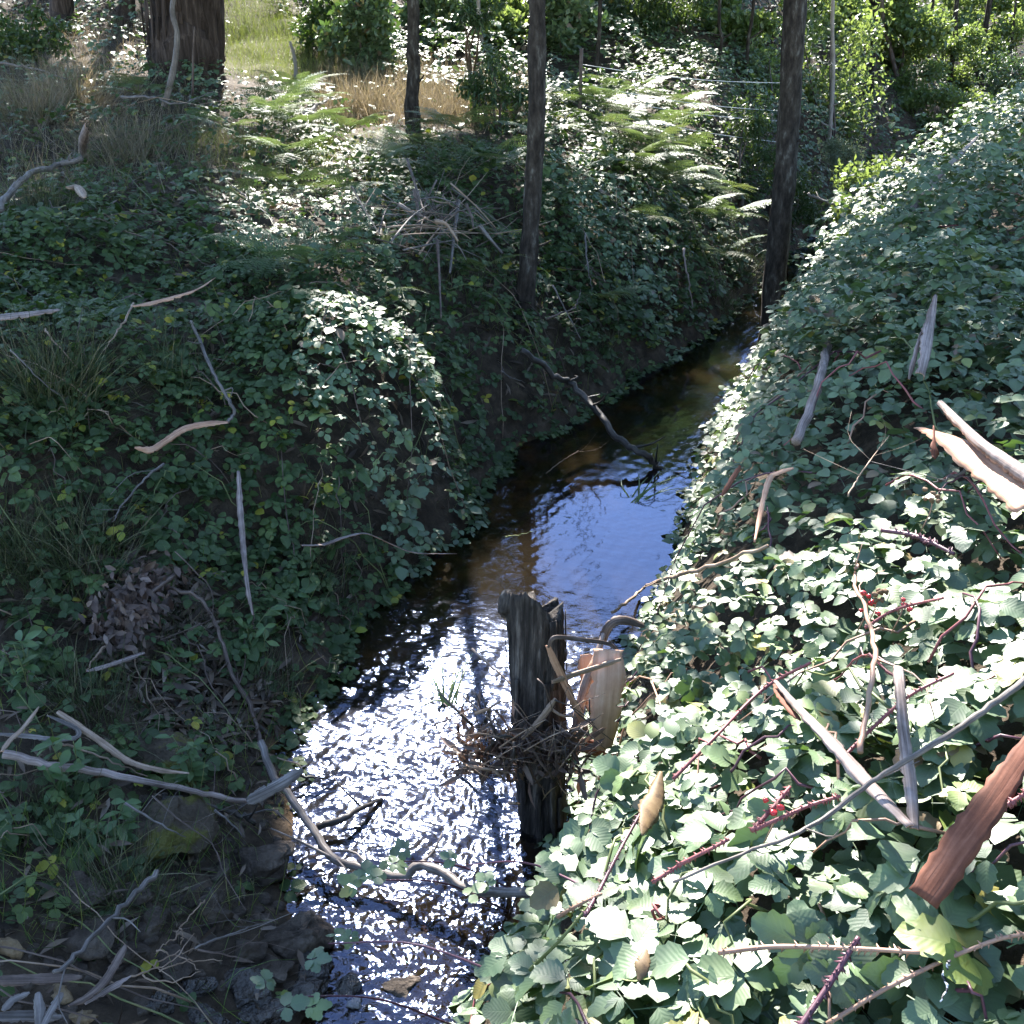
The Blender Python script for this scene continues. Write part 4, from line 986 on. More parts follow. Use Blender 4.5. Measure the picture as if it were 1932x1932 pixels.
stand('pale crooked branch leaning in front of the great trunk', [(308, 188), (327, 132), (334, 68), (325, 20), (334, -30)], 12, 'stick_grey')
stand('short upright dead stick between great trunk and ferns', [(561, 175), (556, 112), (547, 78)], 9, 'stick_grey', taper=.5)
stand('thin dead stem beside the pale leaning branch', [(362, 170), (365, 90), (367, 50)], 5, 'stick_brown', taper=.4)
stick('grey stick lying at the foot of the great trunk', [(228, 182), (285, 184), (335, 196), (400, 172)], 8, 'stick_grey', twigs=3)
stick('grey fallen branch right of the upright dead stick', [(575, 212), (605, 195), (636, 178)], 11, 'stick_grey', twigs=3)
stick('curved bark-covered branch arching through grass at the left edge', [(-10, 400), (20, 362), (44, 335), (95, 315), (150, 300)], 14, 'stick_grey', .10, taper=.9)
bark('curled bark standing upright at the end of the curved branch', [(150, 300, 1.75), (150, 265, 1.95), (160, 238, 2.1)], 26, curl=3.0, up=(0, -1, .2))
bark('small orange curl of bark below the curved branch', [(125, 352), (145, 350), (160, 372)], 16, .12, 2.4, ('bark_tan', 'bark_in'))
bark('orange bark ribbon lying across the left bank brambles', [(250, 577), (290, 568), (325, 559), (370, 545), (405, 524)], 15, .13, 1.6, ('bark_in', 'bark_in'), .6)
stick('thin pale stick running down from the orange bark ribbon', [(252, 570), (238, 600), (218, 630), (198, 660)], 7, 'bark_tan', .1)
bark('flat bark slab poking in from the left edge', [(-15, 598), (40, 592), (112, 583)], 18, .10, 1.2)
stick('reddish stick below the bark slab at the left edge', [(83, 620), (98, 639), (147, 693)], 6, 'bark_tan', .08)
stick('grey stick with a bent foot on the left bank', [(359, 606), (376, 639), (400, 700), (423, 740), (441, 774), (430, 796)], 9, 'stick_grey', .10, taper=1.0)
bark('peach bark ribbon curling from the bent grey stick', [(430, 796), (393, 798), (349, 808), (312, 832), (284, 849), (254, 845)], 13, .12, 1.4, ('bark_out', 'bark_in'), 1.2, flip=True)
stick('forked pale stick among dark brambles on the left bank', [(310, 874), (289, 890), (267, 910), (227, 957), (213, 986)], 8, 'stick_grey', .12, twigs=2, taper=.3)
bark('upright peeling bark strip on the left bank brambles', [(449, 888), (455, 978), (460, 1028), (467, 1096), (478, 1160)], 12, .1, 2.2, ('bark_out', 'bark_in'), .8, ragged=.4)
stick('thin pale stick at the left above the orange ribbon', [(440, 352), (470, 376), (508, 408)], 5, 'stick_grey', .12)
stick('thin grey twig crossing the tussock at the left', [(20, 660), (80, 720), (110, 745)], 4, 'stick_grey', .2)
stick('grey stick crossing the grass at the far left', [(0, 118), (60, 128), (130, 150)], 7, 'stick_grey', .1)
# --- left bank, lower
stick('long dead branch running down the bank to the rocks', [(291, 1099), (330, 1112), (372, 1127), (400, 1164), (420, 1215), (440, 1278), (471, 1329), (484, 1373), (500, 1425)], 9, 'stick_brown', .06, taper=1.3, twigs=4)
stick('crooked driftwood branch spanning the glittering water', [(492, 1400, .28), (515, 1461, .2), (542, 1494, .16), (569, 1535, .13), (596, 1572, .11), (630, 1620, .09), (683, 1637, .08), (727, 1650, .07), (764, 1654, .09), (788, 1633, .13), (829, 1643, .13), (869, 1671, .12), (903, 1681, .13), (1000, 1684, .22)], 17, 'stick_grey', name='driftwood_branch', cat='branch', taper=1.25, n=60, rough=.1, twigs=2, nseg=10)
stick('thin twig hanging over the withered leaves', [(330, 1040), (365, 1075), (398, 1112), (402, 1160)], 4, 'stick_brown', .1, taper=.4)
stick('short pale stick below the withered leaves', [(207, 1206), (185, 1235), (163, 1262)], 10, 'bark_tan', .07)
bark('brown bark piece below the withered leaves', [(272, 1230), (220, 1248), (163, 1266)], 12, .07, 1.8)
stick('long smooth pale log lying across the lower left bank', [(5, 1423), (102, 1444), (190, 1457), (291, 1478), (389, 1498), (470, 1512)], 19, 'bark_out', .10, name='fallen_limb', cat='log', taper=.55, n=30, rough=.04, nseg=12)
bark('dark bark flap sticking up at the end of the long pale log', [(466, 1513, .42), (500, 1496, .44), (540, 1474, .45), (572, 1452, .45)], 24, curl=1.0, mats=('stick_grey', 'stick_dark'), up=(.3, -.6, .6))
bark('brown bark strip above the long pale log', [(108, 1342), (150, 1370), (190, 1396), (244, 1434), (300, 1450), (357, 1458)], 16, .09, 2.2, ('bark_tan', 'bark_in'), .4)
bark('bent pale bark strip at the left edge above the log', [(-10, 1384), (50, 1388), (95, 1393), (142, 1390), (146, 1376), (120, 1362), (88, 1349)], 10, .09, 1.2, ('stick_grey', 'bark_in'))
stick('thin tan stick between bark strip and pale log', [(88, 1396), (142, 1410), (220, 1440), (276, 1466)], 8, 'bark_tan', .08)
bark('brown arch of bark at the left edge above the log', [(3, 1417), (18, 1395), (41, 1373), (73, 1333)], 11, .16, 1.8, ('bark_tan', 'bark_in'))
stick('dark rotten log between the mossy rocks', [(305, 1498), (345, 1510), (389, 1522), (440, 1535), (483, 1550)], 14, 'stick_dark', .05, name='fallen_limb', cat='log', taper=.8)
stick('grey stick lying on the mossy boulder', [(237, 1515), (290, 1548), (349, 1580)], 8, 'stick_grey', .16, twigs=1)
stick('thin long twig running from the boulder to the water', [(288, 1501), (342, 1549), (400, 1593), (423, 1647), (464, 1718)], 5, 'stick_brown', .14)
stick('short grey stick right of the mossy boulder', [(406, 1528), (434, 1552), (461, 1580)], 7, 'stick_grey', .1)
stick('big grey stick slanting across the lower left rocks', [(298, 1643), (250, 1690), (203, 1738), (150, 1795), (103, 1838)], 13, 'stick_grey', .20, name='fallen_limb', cat='branch', taper=.7, nseg=9)
bark('dark bark shard at the lower left', [(237, 1782), (215, 1820), (193, 1853), (165, 1878), (130, 1897)], 18, .16, 1.8, ('stick_brown', 'bark_in'))
bark('white splintered wood at the lower left', [(249, 1840), (205, 1866), (160, 1893)], 13, .14, .9, ('bark_out', 'bark_out'), wprof=[.15, 1, .9, .5])
bark('brown bark sheet at the bottom left edge', [(-15, 1848), (70, 1847), (155, 1843)], 20, .10, 1.4, ('stick_brown', 'stick_dark'))
bark('lower grey bark ribbon in the bottom left corner', [(-10, 1917), (60, 1916), (118, 1918)], 20, .12, 1.0, ('stick_grey', 'stick_grey'))
bark('upright grey bark ribbon in the bottom left corner', [(70, 1872), (74, 1905), (74, 1950)], 18, .15, 1.0, ('stick_grey', 'stick_grey'))
bark('slanting grey bark ribbon in the bottom left corner', [(116, 1872), (98, 1902), (78, 1940)], 16, .17, 1.0, ('stick_grey', 'stick_grey'))
bark('curved grey bark ribbon at the left of the bottom left corner', [(5, 1906), (25, 1885), (56, 1872)], 15, .15, 1.0, ('stick_grey', 'stick_grey'))
stick('grey stick lying from the rocks to the dark boulder', [(369, 1788), (420, 1768), (467, 1752), (523, 1734)], 8, 'stick_grey', .16, twigs=1)
stick('thin brown stick below the grey stick by the rocks', [(372, 1792), (420, 1800), (478, 1814)], 7, 'stick_brown', .1)
stick('dark sunken log entering the bright water from the left', [(600, 1560, .03), (645, 1545, .06), (680, 1525, .05), (722, 1507, .0)], 17, 'stick_dark', name='sunken_log', cat='log', taper=.5)
stick('dark stick at the water edge below the bark flap', [(560, 1462, .06), (600, 1468, .04), (632, 1472, .0)], 8, 'stick_dark')
stick('thin pale stick at the edge of the rocks by the water', [(521, 1528), (550, 1555), (579, 1582)], 4, 'stick_grey', .08)
spray = thing('twig_spray', 'spray of thin pale leafless twigs over the lower left rocks', 'twigs', cast(247, 1840, .1)[0])
for k, pts in enumerate([[(247, 1842), (290, 1830), (325, 1813), (367, 1762)], [(266, 1840), (322, 1852), (376, 1832)], [(296, 1795), (338, 1806), (375, 1832)], [(340, 1760), (320, 1775), (296, 1795)], [(338, 1748), (345, 1765), (342, 1782)], [(387, 1698), (360, 1725), (330, 1762)], [(300, 1832), (350, 1815), (420, 1812)], [(290, 1820), (330, 1800), (372, 1790)]]):
    C = wpath(pts, .16, 14); V, T, L = tube(C + rng.normal(0, .003, C.shape), np.linspace(.003, .0013, 14), 5, .1, k); part('twig', V, T, 'bark_tan', spray, L)
# --- along the water on the left
bark('arching bark strip hanging over the stream edge', [(569, 1028), (610, 1026), (645, 1014), (683, 1005), (707, 1011), (737, 1025), (785, 1042), (862, 1044)], 8, .12, 1.2, ('bark_out', 'bark_in'), .8)
stick('fallen log slanting down the bank into the stream', [(985, 660, .75), (1039, 703, .55), (1083, 730, .42), (1123, 771, .3), (1160, 822, .18), (1194, 846, .14), (1228, 866, .07), (1252, 898, -.06)], 13, 'stick_dark', name='fallen_log', cat='log', taper=1.1, n=40, nseg=10, twigs=5)
stick('pale bare stick on the dark bank above the fallen log', [(944, 700), (965, 712), (991, 722)], 5, 'stick_grey', .12)
stick('thin pale stick on the bank right of the middle trunk', [(1103, 440), (1110, 508), (1118, 552)], 5, 'stick_grey', .2)
stick('dead branch below the middle trunk pointing at the stream', [(1042, 538), (1070, 590), (1097, 645)], 5, 'stick_grey', .2, twigs=4)
stick('forked dead twig at the foot of the middle trunk', [(1033, 604), (1060, 590), (1086, 579), (1095, 545)], 6, 'stick_brown', .15, twigs=2)
stick('pinkish stick leaning on the ferny bank near the stream trunk', [(1289, 467), (1297, 520), (1307, 579)], 7, 'bark_out', .25)
stick('pale fallen stick in the sunlit grass left of the middle trunk', [(896, 200), (940, 198), (980, 190)], 8, 'stick_grey', .1, twigs=4)
stick('slanting stick in the sunlit grass above the pale fallen one', [(839, 146), (875, 168), (913, 190)], 6, 'bark_tan', .1)
stick('short leaning stick in the sunlit grass by the dark shrub', [(910, 149), (913, 172), (917, 196)], 6, 'stick_grey', .2)
stick('pale branch reaching over the far creek bend', [(1525, 365, 1.0), (1560, 382, .9), (1590, 392, .75), (1640, 402, .7)], 7, 'stick_grey', twigs=1)
stick('thin twig standing out of the dark stream', [(1030, 893, .0), (1060, 870, .12), (1092, 850, .2)], 3, 'bark_tan', twigs=2)
stick('thin green stalk leaning over the stream edge', [(955, 1012, .05), (975, 1010, .12), (1010, 1001, .2)], 4, 'cane_green')
# brush pile
bp_ = cast(830, 440)[0]; pile = thing('brush_pile', 'heap of dead twigs and bark between ferns left of the middle trunk', 'brush pile', bp_)
for k in range(80):
    a = rng.normal(820, 62); b = 415 + .12 * (a - 820) + rng.normal(0, 26); an = rng.normal(-.1, .75); ln = rng.uniform(14, 78)
    C = wpath([(a - ln * math.cos(an), b + ln * math.sin(an)), (a, b - rng.uniform(-6, 12)), (a + ln * math.cos(an), b - ln * math.sin(an))], rng.uniform(.05, .3), 8)
    V, T, L = tube(C, np.linspace(1, .5, 8) * rng.choice([.003, .005, .008, .018], p=[.45, .35, .15, .05]), 5, .12, k); part('twig', V, T, str(rng.choice(['stick_brown', 'stick_grey', 'bark_tan'])), pile, L)
for k, pts in enumerate([[(825, 452), (829, 520), (832, 600)], [(880, 385), (890, 410), (893, 430)], [(768, 300), (790, 370), (800, 400)]]):
    C = wpath(pts, .25, 10); V, T, L = tube(C, np.linspace(.012, .006, 10), 5, .1, k); part('twig', V, T, 'stick_brown', pile, L)
# --- right bank
stick('pale bark log lying on the right bank brambles', [(1563, 645), (1556, 680), (1549, 707), (1529, 771), (1501, 834)], 20, 'bark_out', .07, name='fallen_limb', cat='log', taper=1.0, rough=.05, nseg=12)
bark('upright split bark at the right with torn top', [(1740, 705), (1752, 643), (1760, 600), (1767, 556)], 26, .16, 2.6, up=(0, -1, .3), ragged=.5, wprof=[.8, 1, 1, .35])
bark('torn sliver beside the upright split bark', [(1715, 715), (1730, 660), (1742, 620)], 9, .12, 1.6, up=(0, -1, .3))
bark('grey branch-like bark high on the right bank', [(1850, 251), (1800, 300), (1759, 342), (1715, 400), (1684, 428)], 13, .14, 2.6)
bark('narrow bark strip right of the trunk in the stream', [(1647, 508), (1625, 533), (1603, 559), (1585, 590), (1573, 622)], 10, .12, 2.2)
bark('smooth pale bark tube at the right edge', [(1776, 755), (1812, 790), (1854, 829), (1900, 860), (1950, 893)], 34, .2, 3.6, ragged=.08, wprof=[.7, .9, 1, 1.1, 1.2])
bark('wide peach bark sheet below the pale tube at the right edge', [(1740, 806), (1803, 828), (1871, 882), (1950, 950)], 66, .15, .9, ('bark_in', 'bark_in'), -.3, wprof=[.5, .9, 1, 1, .95], ragged=.12)
bark('small dark brown bark flap hanging from the peach sheet', [(1764, 806), (1766, 835), (1763, 864)], 20, .14, 1.2, ('bark_red', 'bark_red'), up=(0, -1, .3))
stick('lilac-grey stick below the peach bark sheet', [(1852, 879), (1800, 897), (1760, 912)], 11, 'stick_grey', .08)
bark('bent orange bark ribbon on the right bank', [(1497, 882), (1470, 890), (1453, 902), (1440, 945), (1424, 1022)], 11, .12, 1.3, ('bark_in', 'bark_in'))
stick('long pinkish branch crossing the brambles to the water', [(1155, 1157), (1190, 1130), (1224, 1103), (1278, 1086), (1366, 1059), (1450, 1031)], 9, 'bark_tan', .12, name='dead_branch', cat='branch', twigs=2, taper=.8)
bark('pale bark strip crossing under the long grey branch', [(1464, 1283), (1510, 1335), (1573, 1400), (1644, 1481), (1718, 1556)], 28, .16, 1.8, wprof=[.4, .8, 1, .9, .5])
bark('short brown inner-bark piece at the head of the crossing strip', [(1462, 1290), (1484, 1328), (1510, 1358)], 15, .14, 1.2, ('bark_red', 'bark_red'))
bark('upright pale bark strip right of the crossing strip', [(1696, 1256), (1702, 1320), (1708, 1380), (1718, 1470), (1726, 1562)], 25, .15, 2.0, wprof=[.7, .9, 1, .95, .6])
stick('long grey branch slanting over the sunlit brambles', [(1950, 1272), (1860, 1338), (1786, 1390), (1700, 1440), (1650, 1471), (1566, 1535), (1498, 1576), (1413, 1606), (1270, 1664)], 17, 'stick_grey', .22, name='fallen_limb', cat='branch', taper=.35, n=46, nseg=10)
bark('wide red-brown bark slab at the lower right', [(1965, 1375), (1855, 1533), (1742, 1695)], 60, .13, .45, ('bark_red', 'bark_red'), .0, wprof=[.55, .7, .9, 1, 1, .95], ragged=.06)
stick('forked brown stem rising in the sunlit brambles', [(1622, 1420), (1637, 1329), (1651, 1232), (1637, 1164), (1613, 1096), (1618, 1066)], 12, 'cane_tan', .16, name='dead_shrub', cat='shrub', twigs=3, taper=.7)
stick('leafless twig among half-shaded brambles', [(1600, 935), (1617, 905), (1640, 870), (1678, 822)], 5, 'bark_tan', .2, twigs=4, taper=.4)
bark('dark brown bark sliver at the bramble edge by the blue water', [(1397, 878), (1380, 905), (1362, 936)], 10, .1, 1.4, ('bark_red', 'stick_brown'))
bark('large curled dead leaf speckled tan near the stump', [(1247, 1455), (1238, 1500), (1222, 1540), (1212, 1575)], 40, .14, 1.6, ('dead_speck', 'dead_speck'), .5, name='dead_leaf', cat='leaf', wprof=[.15, .75, 1, .7, .1])
bark('orange-brown dead leaf at the bottom right of centre', [(1220, 1790), (1213, 1820), (1205, 1850)], 26, .10, .8, ('dead_speck', 'dead_speck'), name='dead_leaf', cat='leaf', wprof=[.2, 1, .9, .2])
# thorny canes
def cane(label, pts, wpx, mat, lift=.1, group='thorny bramble canes'):
    n = 8 * len(pts); C = wpath(pts, lift, n); R0 = wpx / 2 * np.median(project(C)[2]) / F
    root = thing('bramble_cane', label, 'cane', C[0], group); V, T, L = tube(C, R0 * np.linspace(1.05, .8, n), 8, .05, n); stm = part('stem', V, T, mat, root, L)
    Tn, S_, U = frames(C, (0, 0, 1)); tv = []; tt = []
    for k in range(n * 2):
        i = rng.integers(1, n - 1); a = rng.uniform(0, 6.28); d = S_[i] * math.cos(a) + U[i] * math.sin(a); c = C[i] + d * R0 * .85; b = Tn[i] * R0 * .55; e = np.cross(d, Tn[i]) * R0 * .22
        o_ = len(tv); tv += [c + b, c - b + e, c - b - e, c + d * R0 * 1.7 - Tn[i] * R0 * .9]; tt += [(o_, o_ + 1, o_ + 3), (o_ + 1, o_ + 2, o_ + 3), (o_ + 2, o_, o_ + 3)]
    stuff(part('thorns', np.array(tv), np.array(tt), mat, root, None, False, None, stm)); return root
cane('thorny tan cane lying level near the bottom edge', [(1355, 1797), (1468, 1786), (1617, 1790), (1735, 1797)], 10, 'cane_tan')
cane('thick purple thorny cane rising from the bottom edge', [(1508, 1940), (1569, 1850), (1620, 1768)], 13, 'cane_purple')
cane('red cane at the lower left of the crossed strips', [(1278, 1633), (1330, 1607), (1376, 1583)], 8, 'cane_red')
cane('red cane rising beside the crossing bark strip', [(1418, 1568), (1455, 1528), (1491, 1484)], 9, 'cane_red')
cane('red cane running under the long grey branch', [(1425, 1565), (1480, 1540), (1532, 1518), (1586, 1502)], 8, 'cane_red')
cane('dark purple cane rising right of the stump foot', [(1104, 1728), (1130, 1681), (1181, 1583), (1237, 1486)], 8, 'cane_purple')
cane('brown cane forking off at the bramble edge', [(1052, 1730), (1090, 1708), (1135, 1686)], 7, 'cane_tan')
cane('thin red cane left of the big-leaved brambles', [(1230, 1665), (1262, 1645), (1295, 1622)], 7, 'cane_red')
cane('green-brown cane along the dark lower bramble edge', [(1000, 1830), (1060, 1770), (1110, 1710)], 7, 'cane_green')
cane('purple-red cane across the sunlit right edge', [(1663, 1000), (1730, 1012), (1800, 1045)], 9, 'cane_purple')
cane('slender red cane in the sunlit brambles', [(1632, 1185), (1690, 1150), (1780, 1128)], 6, 'cane_red')
cane('red cane at the right edge beside the red-brown slab', [(1880, 1530), (1910, 1512), (1945, 1490)], 9, 'cane_red')
cane('red cane running up from the lower middle brambles', [(1270, 1470), (1340, 1400), (1440, 1300), (1530, 1250)], 7, 'cane_red')
cane('pink cane behind the upright pale strip', [(1580, 1440), (1650, 1370), (1720, 1310), (1800, 1270)], 7, 'cane_red')
cane('brown cane in the lower right corner', [(1560, 1932), (1700, 1850), (1860, 1780), (1945, 1760)], 9, 'cane_tan', .06)
# berries
def berries(label, pxy, k, mat):
    c = cast(*pxy, .12)[0]; root = thing('berry_cluster', label, 'berries', c, 'berry clusters')
    for q in range(k):
        V, T = rock_mesh(q, .009, .009, .009, 2, .25); ob = obj('berry', mesh_np('berry', V, T, mat), root, rng.normal(0, .016, 3)); 
    V, T, L = tube(smooth_path([c - np.array([.02, 0, .12]), c - np.array([0, 0, .05]), c], 5), .002, 5); part('stalk', V, T, 'cane_tan', root, L)
berries('red berry cluster in the sunlit brambles beside the brown stem', (1638, 1132), 7, 'berry')
berries('small pair of red berries right of the main cluster', (1706, 1128), 3, 'berry')
berries('dried brown berry head above the red berries', (1655, 1122), 9, 'berry_dry')
berries('red berries between pale strip and grey branch', (1467, 1515), 3, 'berry')
berries('dried berry head beside the peach bark sheet', (1760, 940), 8, 'berry_dry')

# ------------------------------------------------------------------ stump with bark and flood debris
sb = atz(np.array(1026.), np.array(1575.), -.05); stp = aty(np.array(1008.), np.array(1140.), sb[1] + .10)
root = thing('tree_stump', 'dark weathered stump standing in the stream edge', 'stump', sb)
na_, nr = 40, 44; V = []; rs = np.random.default_rng(5)
ridge = rs.normal(0, 1, na_); ridge = .5 * ridge + .5 * np.roll(ridge, 1)
topn = np.interp(np.arange(na_), np.sort(np.concatenate([[0, na_], rs.uniform(1, na_ - 1, 11)])), np.concatenate([(_tn := rs.uniform(-1.2, 1, 12)), _tn[:1]])) + rs.normal(0, .12, na_)
hgt = stp[2] - sb[2]
for i in range(nr):
    t = i / (nr - 1); c = sb + (stp - sb) * t; R0 = .112 - .022 * (1 - t) ** 1.5
    for k in range(na_):
        a = 2 * math.pi * k / na_; r_ = R0 * (1 + .10 * ridge[k] * (.6 + .6 * math.sin(5 * t + k)) + .05 * math.sin(2.2 * a + 4 * t) + .03 * math.sin(9 * t + ridge[(k * 3) % na_] * 3) + .02 * rs.normal())
        zt = (.075 * topn[k] - .07 * math.sin(a + .5)) * max(0, (t - .75) / .25)
        V.append(c + np.array([r_ * math.cos(a), r_ * math.sin(a) * .85, zt]))
V = np.array(V); i, j = np.meshgrid(np.arange(nr - 1), np.arange(na_), indexing='ij'); j2 = (j + 1) % na_
A, B_, Cc, D = i * na_ + j, i * na_ + j2, (i + 1) * na_ + j2, (i + 1) * na_ + j
T = np.concatenate([np.stack([A, B_, Cc], -1).reshape(-1, 3), np.stack([A, Cc, D], -1).reshape(-1, 3)])
# broken top: inner ring sunk
ring = V[-na_:]; cen = ring.mean(0); inner = cen + (ring - cen) * .45 - np.array([0, 0, .03]) + rs.normal(0, .008, (na_, 3)); o_ = len(V)
V = np.concatenate([V, inner, [cen - np.array([0, 0, .06])]]); k = np.arange(na_); k2 = (k + 1) % na_
T = np.concatenate([T, np.stack([o_ - na_ + k, o_ - na_ + k2, o_ + k2], -1), np.stack([o_ - na_ + k, o_ + k2, o_ + k], -1), np.stack([o_ + k, o_ + k2, np.full(na_, o_ + na_)], -1)])
part('wood', V, T, 'stump', root, None, False)
Vk, Tk = rock_mesh(31, .055, .05, .06, 3, .3); part('broken_knob', Vk + stp + np.array([-.095, -.02, .005]), Tk, 'stump', root)
for k in range(15):
    a = rs.uniform(math.pi, 2 * math.pi); t0 = rs.uniform(0, .75); t1 = t0 + rs.uniform(.12, .3)
    cc = [sb + (stp - sb) * t + np.array([math.cos(a) * (.118 - .022 * (1 - t) ** 1.5), math.sin(a) * .11, 0]) for t in np.linspace(t0, min(t1, 1), 5)]
    V, Q, mi = ribbon(smooth_path(cc, 8), rs.uniform(.012, .035), .6, (math.cos(a), math.sin(a), 0), 0, k, 4, .4); part('wood_splinter', V, Q, ['stump', 'stump'], root, LAST['luv'], True, mi)
yS = float(sb[1])
def bark_y(label, pts, wpx, curl=1.6, mats=('bark_out', 'bark_in'), twist=0., up=(0, -1, .3), dy=0., wprof=None, flip=False, ragged=.2):
    C = smooth_path([aty(np.array(float(a)), np.array(float(b)), yS + dy + c) for a, b, c in pts], 8 * len(pts)); n = len(C); seed = len(label) * 5 + int(pts[0][0])
    prof = np.interp(np.linspace(0, 1, n), np.linspace(0, 1, len(wprof)), wprof) if wprof else np.interp(np.linspace(0, 1, n), [0, .15, .5, .85, 1], [.6, .95, 1, .9, .5])
    W = wpx * np.median(project(C)[2]) / F * prof * (1 + .12 * abs(curl)); V, Q, mi = ribbon(C, W, curl, up, twist, seed, 7, ragged)
    if flip: mi = np.where(mi == 0, 1, 0)
    return tag(obj('bark_strip', mesh_np('bark_strip', V - C[0], Q, list(mats), LAST['luv'], True, mi), None, C[0]), label, 'bark', 'bark caught on the stump')
bark_y('wide peach bark sheet hanging beside the stump', [(1150, 1225, .05), (1147, 1290, -.02), (1143, 1350, -.05), (1138, 1415, -.06)], 66, .8, ('bark_peach', 'bark_peach'), .35, wprof=[.75, 1, .95, .92, .8, .5], ragged=.3)
bark_y('grey-pink bark tube leaning beside the stump', [(1140, 1194, .1), (1126, 1241, .04), (1106, 1292, 0), (1082, 1386, -.03)], 20, 3.4, wprof=[.7, 1, 1, .8])
bark_y('narrow peach bark strip slanting beside the stump', [(1033, 1218, -.12), (1059, 1275, -.1), (1084, 1330, -.08), (1108, 1380, -.06)], 14, .8, ('bark_in', 'bark_in'))
bark_y('thin bark strip arching from the stump to the brambles', [(1034, 1222, -.13), (1047, 1203, -.13), (1095, 1207, -.05), (1150, 1215, .05), (1175, 1240, .05)], 8, .6, ('stick_brown', 'bark_tan'), .9)
bark_y('brown bark arch above the peach sheet', [(1135, 1215, .1), (1150, 1180, .1), (1175, 1170, .12), (1216, 1180, .2)], 18, .8, ('stick_brown', 'bark_in'), .8)
bark_y('torn peach bark piece behind the hanging sheet', [(1105, 1235, .12), (1112, 1290, .08), (1120, 1345, .05)], 40, .9, ('bark_peach', 'bark_in'), -.5, ragged=.35)
bark_y('rusty bark curl lying at the foot of the hanging sheet', [(1085, 1400, .0), (1130, 1412, .0), (1180, 1395, .05)], 26, 1.6, ('bark_red', 'bark_in'), .4, ragged=.3)
bark_y('narrow tan strip lying level on the peach sheet', [(1042, 1287, -.14), (1100, 1268, -.04), (1172, 1244, .02)], 10, 1.4, ('bark_tan', 'bark_in'))
bark_y('dark brown leaf-shaped bark across the stump foot', [(1003, 1398, -.16), (1055, 1398, -.16), (1112, 1382, -.1)], 20, 1.2, ('stick_brown', 'stick_brown'), wprof=[.2, .9, 1, .5])
bark_y('tan split stick resting on the stump debris', [(985, 1395, -.2), (1015, 1365, -.18), (1049, 1318, -.15)], 12, 2.2, ('bark_tan', 'bark_tan'))
deb = thing('flood_debris', 'tangle of twigs and dead leaves caught against the stump', 'debris', aty(np.array(960.), np.array(1430.), yS - .1))
for k in range(150):
    a = rng.uniform(850, 1120); b = 1408 + rng.normal(0, 36) - .22 * (a - 960); an = rng.normal(.15, 1.2); ln = rng.uniform(10, 60); c = yS - .10 - rng.uniform(0, .22)
    C = smooth_path([aty(np.array(a - ln * math.cos(an)), np.array(b + ln * math.sin(an)), c), aty(np.array(a), np.array(b + rng.normal(0, 6)), c - .02), aty(np.array(a + ln * math.cos(an)), np.array(b - ln * math.sin(an)), c)], 8)
    C[:, 2] = np.maximum(C[:, 2], .005)
    V, T, L = tube(C, np.linspace(1, .5, 8) * rng.choice([.0015, .003, .007], p=[.55, .37, .08]), 5, .12, k); part('twig', V, T, str(rng.choice(['stick_brown', 'bark_tan', 'stick_dark'])), deb, L)
nL = 320; Pd = np.stack([rng.uniform(870, 1100, nL), 1418 + rng.normal(0, 24, nL)], -1); Pd = aty(Pd[:, 0], Pd[:, 1], np.full(nL, yS - .16)); Pd[:, 2] = np.maximum(Pd[:, 2], .01)
V, T, L = scatter(LANCE, Pd, basis(rng.normal(size=(nL, 3)), rng.normal(size=(nL, 3))), rng.uniform(.06, .12, nL), rng.uniform(0, 1, nL)); stuff(part('dead_leaves', V, T, 'deadleaf', deb, L))
stick('pale twig in front of the stump', [(890, 1223, .45), (950, 1278, .4), (1000, 1325, .33), (1030, 1350, .3), (1085, 1400, .22)], 6, 'bark_tan', twigs=3)
stick('grey branch lying across the flood debris', [(856, 1420, .05), (900, 1427, .1), (944, 1434, .1), (1042, 1440, .12), (1125, 1456, .16)], 9, 'stick_grey', twigs=4)

